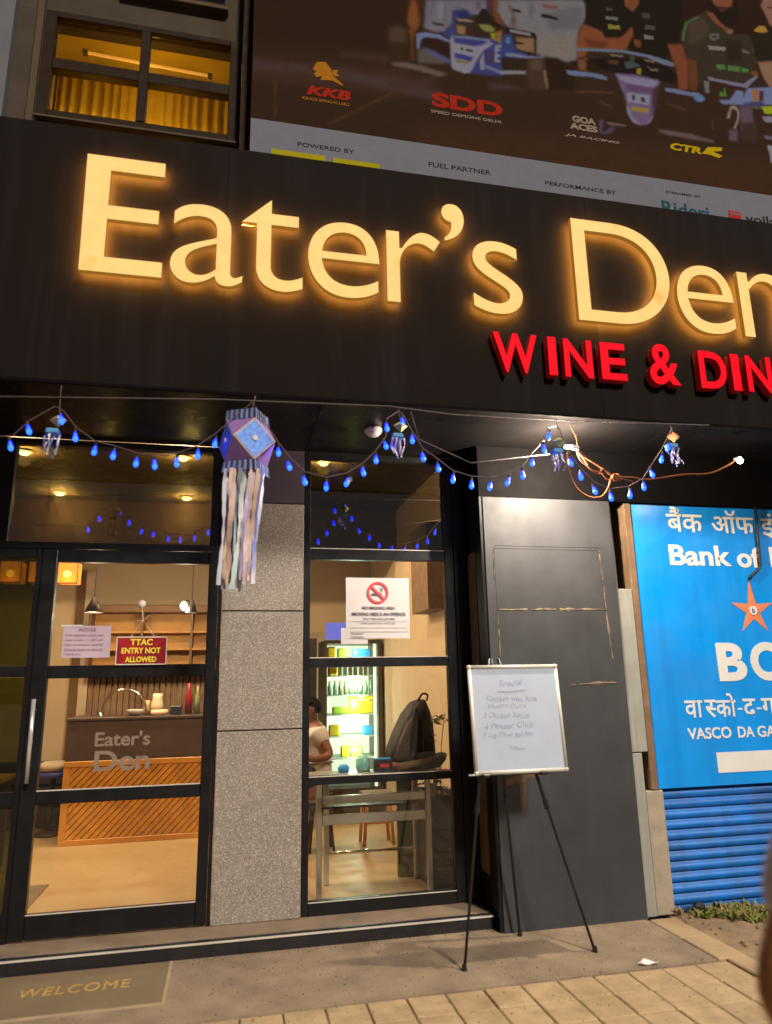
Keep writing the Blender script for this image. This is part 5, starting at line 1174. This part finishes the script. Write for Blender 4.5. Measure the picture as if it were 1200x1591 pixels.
# ------------------------------------------------------------------ people
def head_bits(root, hc, fdir, r, skinm, hairm='hair', beard=False):
    """ears, nose, eyes, mouth, hair set round a head centre hc that faces fdir"""
    f = Vector(fdir).normalized(); s_ = f.cross(Vector((0,0,1))).normalized(); u = s_.cross(f)
    q = MB(); n = 18; m_ = 10; b = []
    for i in range(m_+1):
        th = math.pi*.62*i/m_
        for j in range(n):
            ph = 2*math.pi*j/n; d = Vector((math.sin(th)*math.cos(ph), math.sin(th)*math.sin(ph), math.cos(th)))
            lim = .66 if d.x > .15 else 1.0                  # hairline lifted above the face
            if d.x > .1 and th > math.pi*.30: d = Vector((math.sin(math.pi*.30)*math.cos(ph), math.sin(math.pi*.30)*math.sin(ph), math.cos(math.pi*.30)))
            k = r*(1.13+.03*math.sin(5*ph+3*th)); b.append(hc+f*(d.x*k*1.06-.08*r)+s_*(d.y*k*.95)+u*(d.z*k*1.22+.12*r))
    q.add(b, [(i*n+j, i*n+(j+1)%n, (i+1)*n+(j+1)%n, (i+1)*n+j) for i in range(m_) for j in range(n)]); q.build('hair', hairm, root, True)
    for sg_ in (-1, 1):
        q = MB(); c = hc+f*r*.90+s_*sg_*r*.36+u*r*.12; q.lathe([(.001,-r*.11),(r*.10,-r*.05),(r*.12,0),(r*.10,r*.05),(.001,r*.11)], c, 10); e = q.build('eye', 'eye_white', root, True)
        q = MB(); c2 = c+f*r*.085; q.lathe([(.001,-r*.06),(r*.055,0),(.001,r*.06)], c2, 8); q.build('pupil', 'hair', e, True)
        q = MB(); c = hc+s_*sg_*r*.95-f*r*.05; q.tube([c+u*r*.26, c+u*r*.1-f*r*.1+s_*sg_*r*.08, c-u*r*.2, c-u*r*.26+f*r*.06], r*.09, 6); q.build('ear', skinm, root, True)
        q = MB(); c = hc+f*r*.96+u*r*.30; q.tube([c+s_*sg_*r*.16, c+s_*sg_*r*.38+u*r*.05, c+s_*sg_*r*.52-f*r*.1], r*.045, 5); q.build('eyebrow', hairm, root, True)
    q = MB(); c = hc+f*r*.97-u*r*.52; q.tube([c-s_*r*.26-f*r*.06, c, c+s_*r*.26-f*r*.06], r*.06, 6); q.build('mouth', 'skin_dark', root, True)
    q = MB(); c = hc+f*r*.96; q.tube([c+u*r*.22, c+f*r*.14-u*r*.10, c+f*r*.20-u*r*.2, c+f*r*.05-u*r*.26], r*.085, 8, r2=r*.13); q.build('nose', skinm, root, True)

def fingers(V, E, Rd, wrist, palm, fdir, side, curl, scale=1.0):
    """palm and five fingers appended to a skin skeleton; returns nothing"""
    f = Vector(fdir).normalized(); s_ = Vector(side).normalized(); dn = Vector(curl).normalized(); wi = wrist; P = Vector(V[palm])
    for k, (off, ln) in enumerate(((-.030,.070),(-.010,.080),(.010,.076),(.029,.060))):
        base = len(V); V.append(tuple(P+s_*off*scale+f*.035*scale)); Rd.append(.0115*scale); E.append((palm, base))
        V.append(tuple(P+s_*off*1.1*scale+f*(.035+ln*.5)*scale+dn*.010*scale)); Rd.append(.0088*scale); E.append((base, base+1))
        V.append(tuple(P+s_*off*1.1*scale+f*(.035+ln*.85)*scale+dn*.032*scale)); Rd.append(.0075*scale); E.append((base+1, base+2))
    base = len(V); V.append(tuple(P-s_*.036*scale-f*.02*scale+dn*.008)); Rd.append(.012*scale); E.append((palm, base))
    V.append(tuple(P-s_*.055*scale+f*.02*scale+dn*.018*scale)); Rd.append(.009*scale); E.append((base, base+1))

# cashier on a stool, seen through the right window, facing left
ps = thing('person', (.80, 1.75, .09), 'person in peach short sleeved shirt sitting behind the table at the left of the window', 'person')
V = [(.80,1.75,.62),(.80,1.75,.80),(.79,1.75,.98),(.785,1.75,1.10),(.775,1.75,1.165),(.755,1.75,1.215),(.745,1.75,1.28),(.75,1.75,1.34),
     (.81,1.58,1.09),(.90,1.52,.90),(.76,1.46,.88),(.665,1.47,.90),
     (.79,1.93,1.09),(.78,2.0,.9),(.66,1.94,.88),(.58,1.9,.90),
     (.76,1.66,.60),(.36,1.62,.585),(.38,1.62,.18),(.27,1.62,.125),(.76,1.85,.60),(.36,1.88,.585),(.38,1.88,.18),(.27,1.88,.125)]
E = [(0,1),(1,2),(2,3),(3,4),(4,5),(5,6),(6,7),(3,8),(8,9),(9,10),(10,11),(3,12),(12,13),(13,14),(14,15),(0,16),(16,17),(17,18),(18,19),(0,20),(20,21),(21,22),(22,23)]
Rd = [(.13,.15),(.115,.14),(.12,.155),(.09,.13),.047,(.062,.062),(.082,.074),(.06,.058),.055,.043,.034,.026,.055,.043,.034,.026,.085,.066,.042,.035,.085,.066,.042,.035]
fingers(V, E, Rd, 10, 11, (-1,.05,-.1), (0,1,0), (0,.1,-1)); fingers(V, E, Rd, 14, 15, (-1,.05,-.1), (0,-1,0), (0,-.1,-1))
skin('body', V, E, Rd, 'skin_dark', ps)
head_bits(ps, Vector((.748,1.75,1.283)), (-1,-.12,-.18), .082, 'skin_dark')
V = [(.80,1.75,.60),(.80,1.75,.80),(.79,1.75,.98),(.785,1.75,1.085),(.776,1.75,1.14),(.81,1.585,1.085),(.865,1.545,.98),(.79,1.925,1.085),(.785,1.965,.98)]
skin('shirt', V, [(0,1),(1,2),(2,3),(3,4),(3,5),(5,6),(3,7),(7,8)], [(.17,.19),(.155,.178),(.145,.175),(.105,.14),(.062,.065),.075,.07,.075,.07], 'shirt_peach', ps, vox=.01)
q = MB(); q.tube([(.765,1.66,1.12),(.715,1.70,1.085),(.70,1.75,1.06),(.72,1.80,1.085),(.77,1.84,1.12)], .018, 6); q.build('collar', 'shirt_peach', ps, True)
V = [(.80,1.75,.70),(.78,1.75,.60),(.66,1.665,.592),(.36,1.62,.585),(.38,1.62,.22),(.66,1.845,.592),(.36,1.88,.585),(.38,1.88,.22),(.80,1.75,.83)]
skin('trousers', V, [(8,0),(0,1),(1,2),(2,3),(3,4),(1,5),(5,6),(6,7)], [(.14,.16),(.14,.165),.095,.076,.058,.095,.076,.058,(.15,.17)], 'trousers', ps, vox=.01)
for y_ in (1.62, 1.88):
    q = MB(); q.bbox(.2, .42, y_-.045, y_+.045, .092, .16, .02); q.build('shoe', 'shoe', ps)
bst = thing('bar_stool', (.84, 1.75, .09), 'black stool under the seated person in the peach shirt', 'stool')
q = MB(); q.lathe([(.001,0),(.15,0),(.16,.02),(.15,.04),(.001,.045)], (.84,1.75,.44), 16); q.build('seat', 'pendant_black', bst, True)
for a in range(4):
    q = MB(); q.tube([(.84+.1*math.cos(a*1.571+.78),1.75+.1*math.sin(a*1.571+.78),.44),(.84+.15*math.cos(a*1.571+.78),1.75+.15*math.sin(a*1.571+.78),.0915)], .012, 6); q.build('leg', 'pendant_black', bst)

# passer-by at the right edge, only the elbow is in the frame
pb = thing('person', (1.224, -3.80, 0), 'passer-by in checked pale shirt whose bent elbow enters at the lower right edge', 'person')
bx, by = 1.224, -3.80
V = [(bx,by,.92),(bx,by,1.05),(bx,by+.01,1.22),(bx,by,1.38),(bx,by+.01,1.445),(bx,by+.02,1.50),(bx,by+.03,1.57),(bx,by+.02,1.64),
     (bx-.18,by,1.37),(bx-.36,by-.01,1.05),(bx-.23,by+.06,.90),(bx-.16,by+.10,.87),
     (bx+.18,by,1.37),(bx+.25,by-.03,1.11),(bx+.23,by+.08,.88),(bx+.225,by+.11,.81),
     (bx-.09,by,.86),(bx-.10,by+.04,.48),(bx-.11,by+.0,.09),(bx-.12,by+.13,.035),(bx+.09,by,.86),(bx+.11,by-.06,.48),(bx+.11,by-.18,.10),(bx+.12,by-.06,.035)]
E = [(0,1),(1,2),(2,3),(3,4),(4,5),(5,6),(6,7),(3,8),(8,9),(9,10),(10,11),(3,12),(12,13),(13,14),(14,15),(0,16),(16,17),(17,18),(18,19),(0,20),(20,21),(21,22),(22,23)]
Rd = [(.15,.11),(.13,.10),(.155,.11),(.12,.09),.05,.064,(.075,.085),.06,.058,.044,.034,.028,.058,.044,.034,.028,.09,.062,.042,.036,.09,.062,.042,.036]
fingers(V, E, Rd, 10, 11, (.9,.3,-.3), (.3,-.9,0), (0,.2,-1)); fingers(V, E, Rd, 14, 15, (0,.25,-1), (.1,-1,-.2), (-1,.2,0))
skin('body', V, E, Rd, 'skin', pb)
head_bits(pb, Vector((bx,by+.03,1.575)), (0,1,-.05), .088, 'skin')
V = [(bx,by,.80),(bx,by,1.05),(bx,by+.01,1.22),(bx,by,1.37),(bx,by+.008,1.435),(bx-.18,by,1.365),(bx-.325,by-.008,1.13),(bx+.18,by,1.365),(bx+.235,by-.02,1.17)]
skin('shirt', V, [(0,1),(1,2),(2,3),(3,4),(3,5),(5,6),(3,7),(7,8)], [(.185,.14),(.17,.13),(.18,.13),(.135,.105),.066,.076,.068,.076,.068], 'shirt_check', pb, vox=.01)
V = [(bx,by,1.0),(bx,by,.90),(bx-.085,by+.01,.76),(bx-.10,by+.04,.48),(bx-.11,by,.12),(bx+.085,by-.01,.76),(bx+.11,by-.06,.48),(bx+.11,by-.18,.12)]
skin('trousers', V, [(0,1),(1,2),(2,3),(3,4),(1,5),(5,6),(6,7)], [(.15,.112),(.165,.12),.098,.076,.062,.098,.076,.062], 'trousers', pb, vox=.01)
for x, y_ in ((bx-.115, by+.05), (bx+.115, by-.13)):
    q = MB(); q.bbox(x-.048, x+.048, y_-.12, y_+.14, -.002, .075, .022); q.build('shoe', 'shoe', pb)
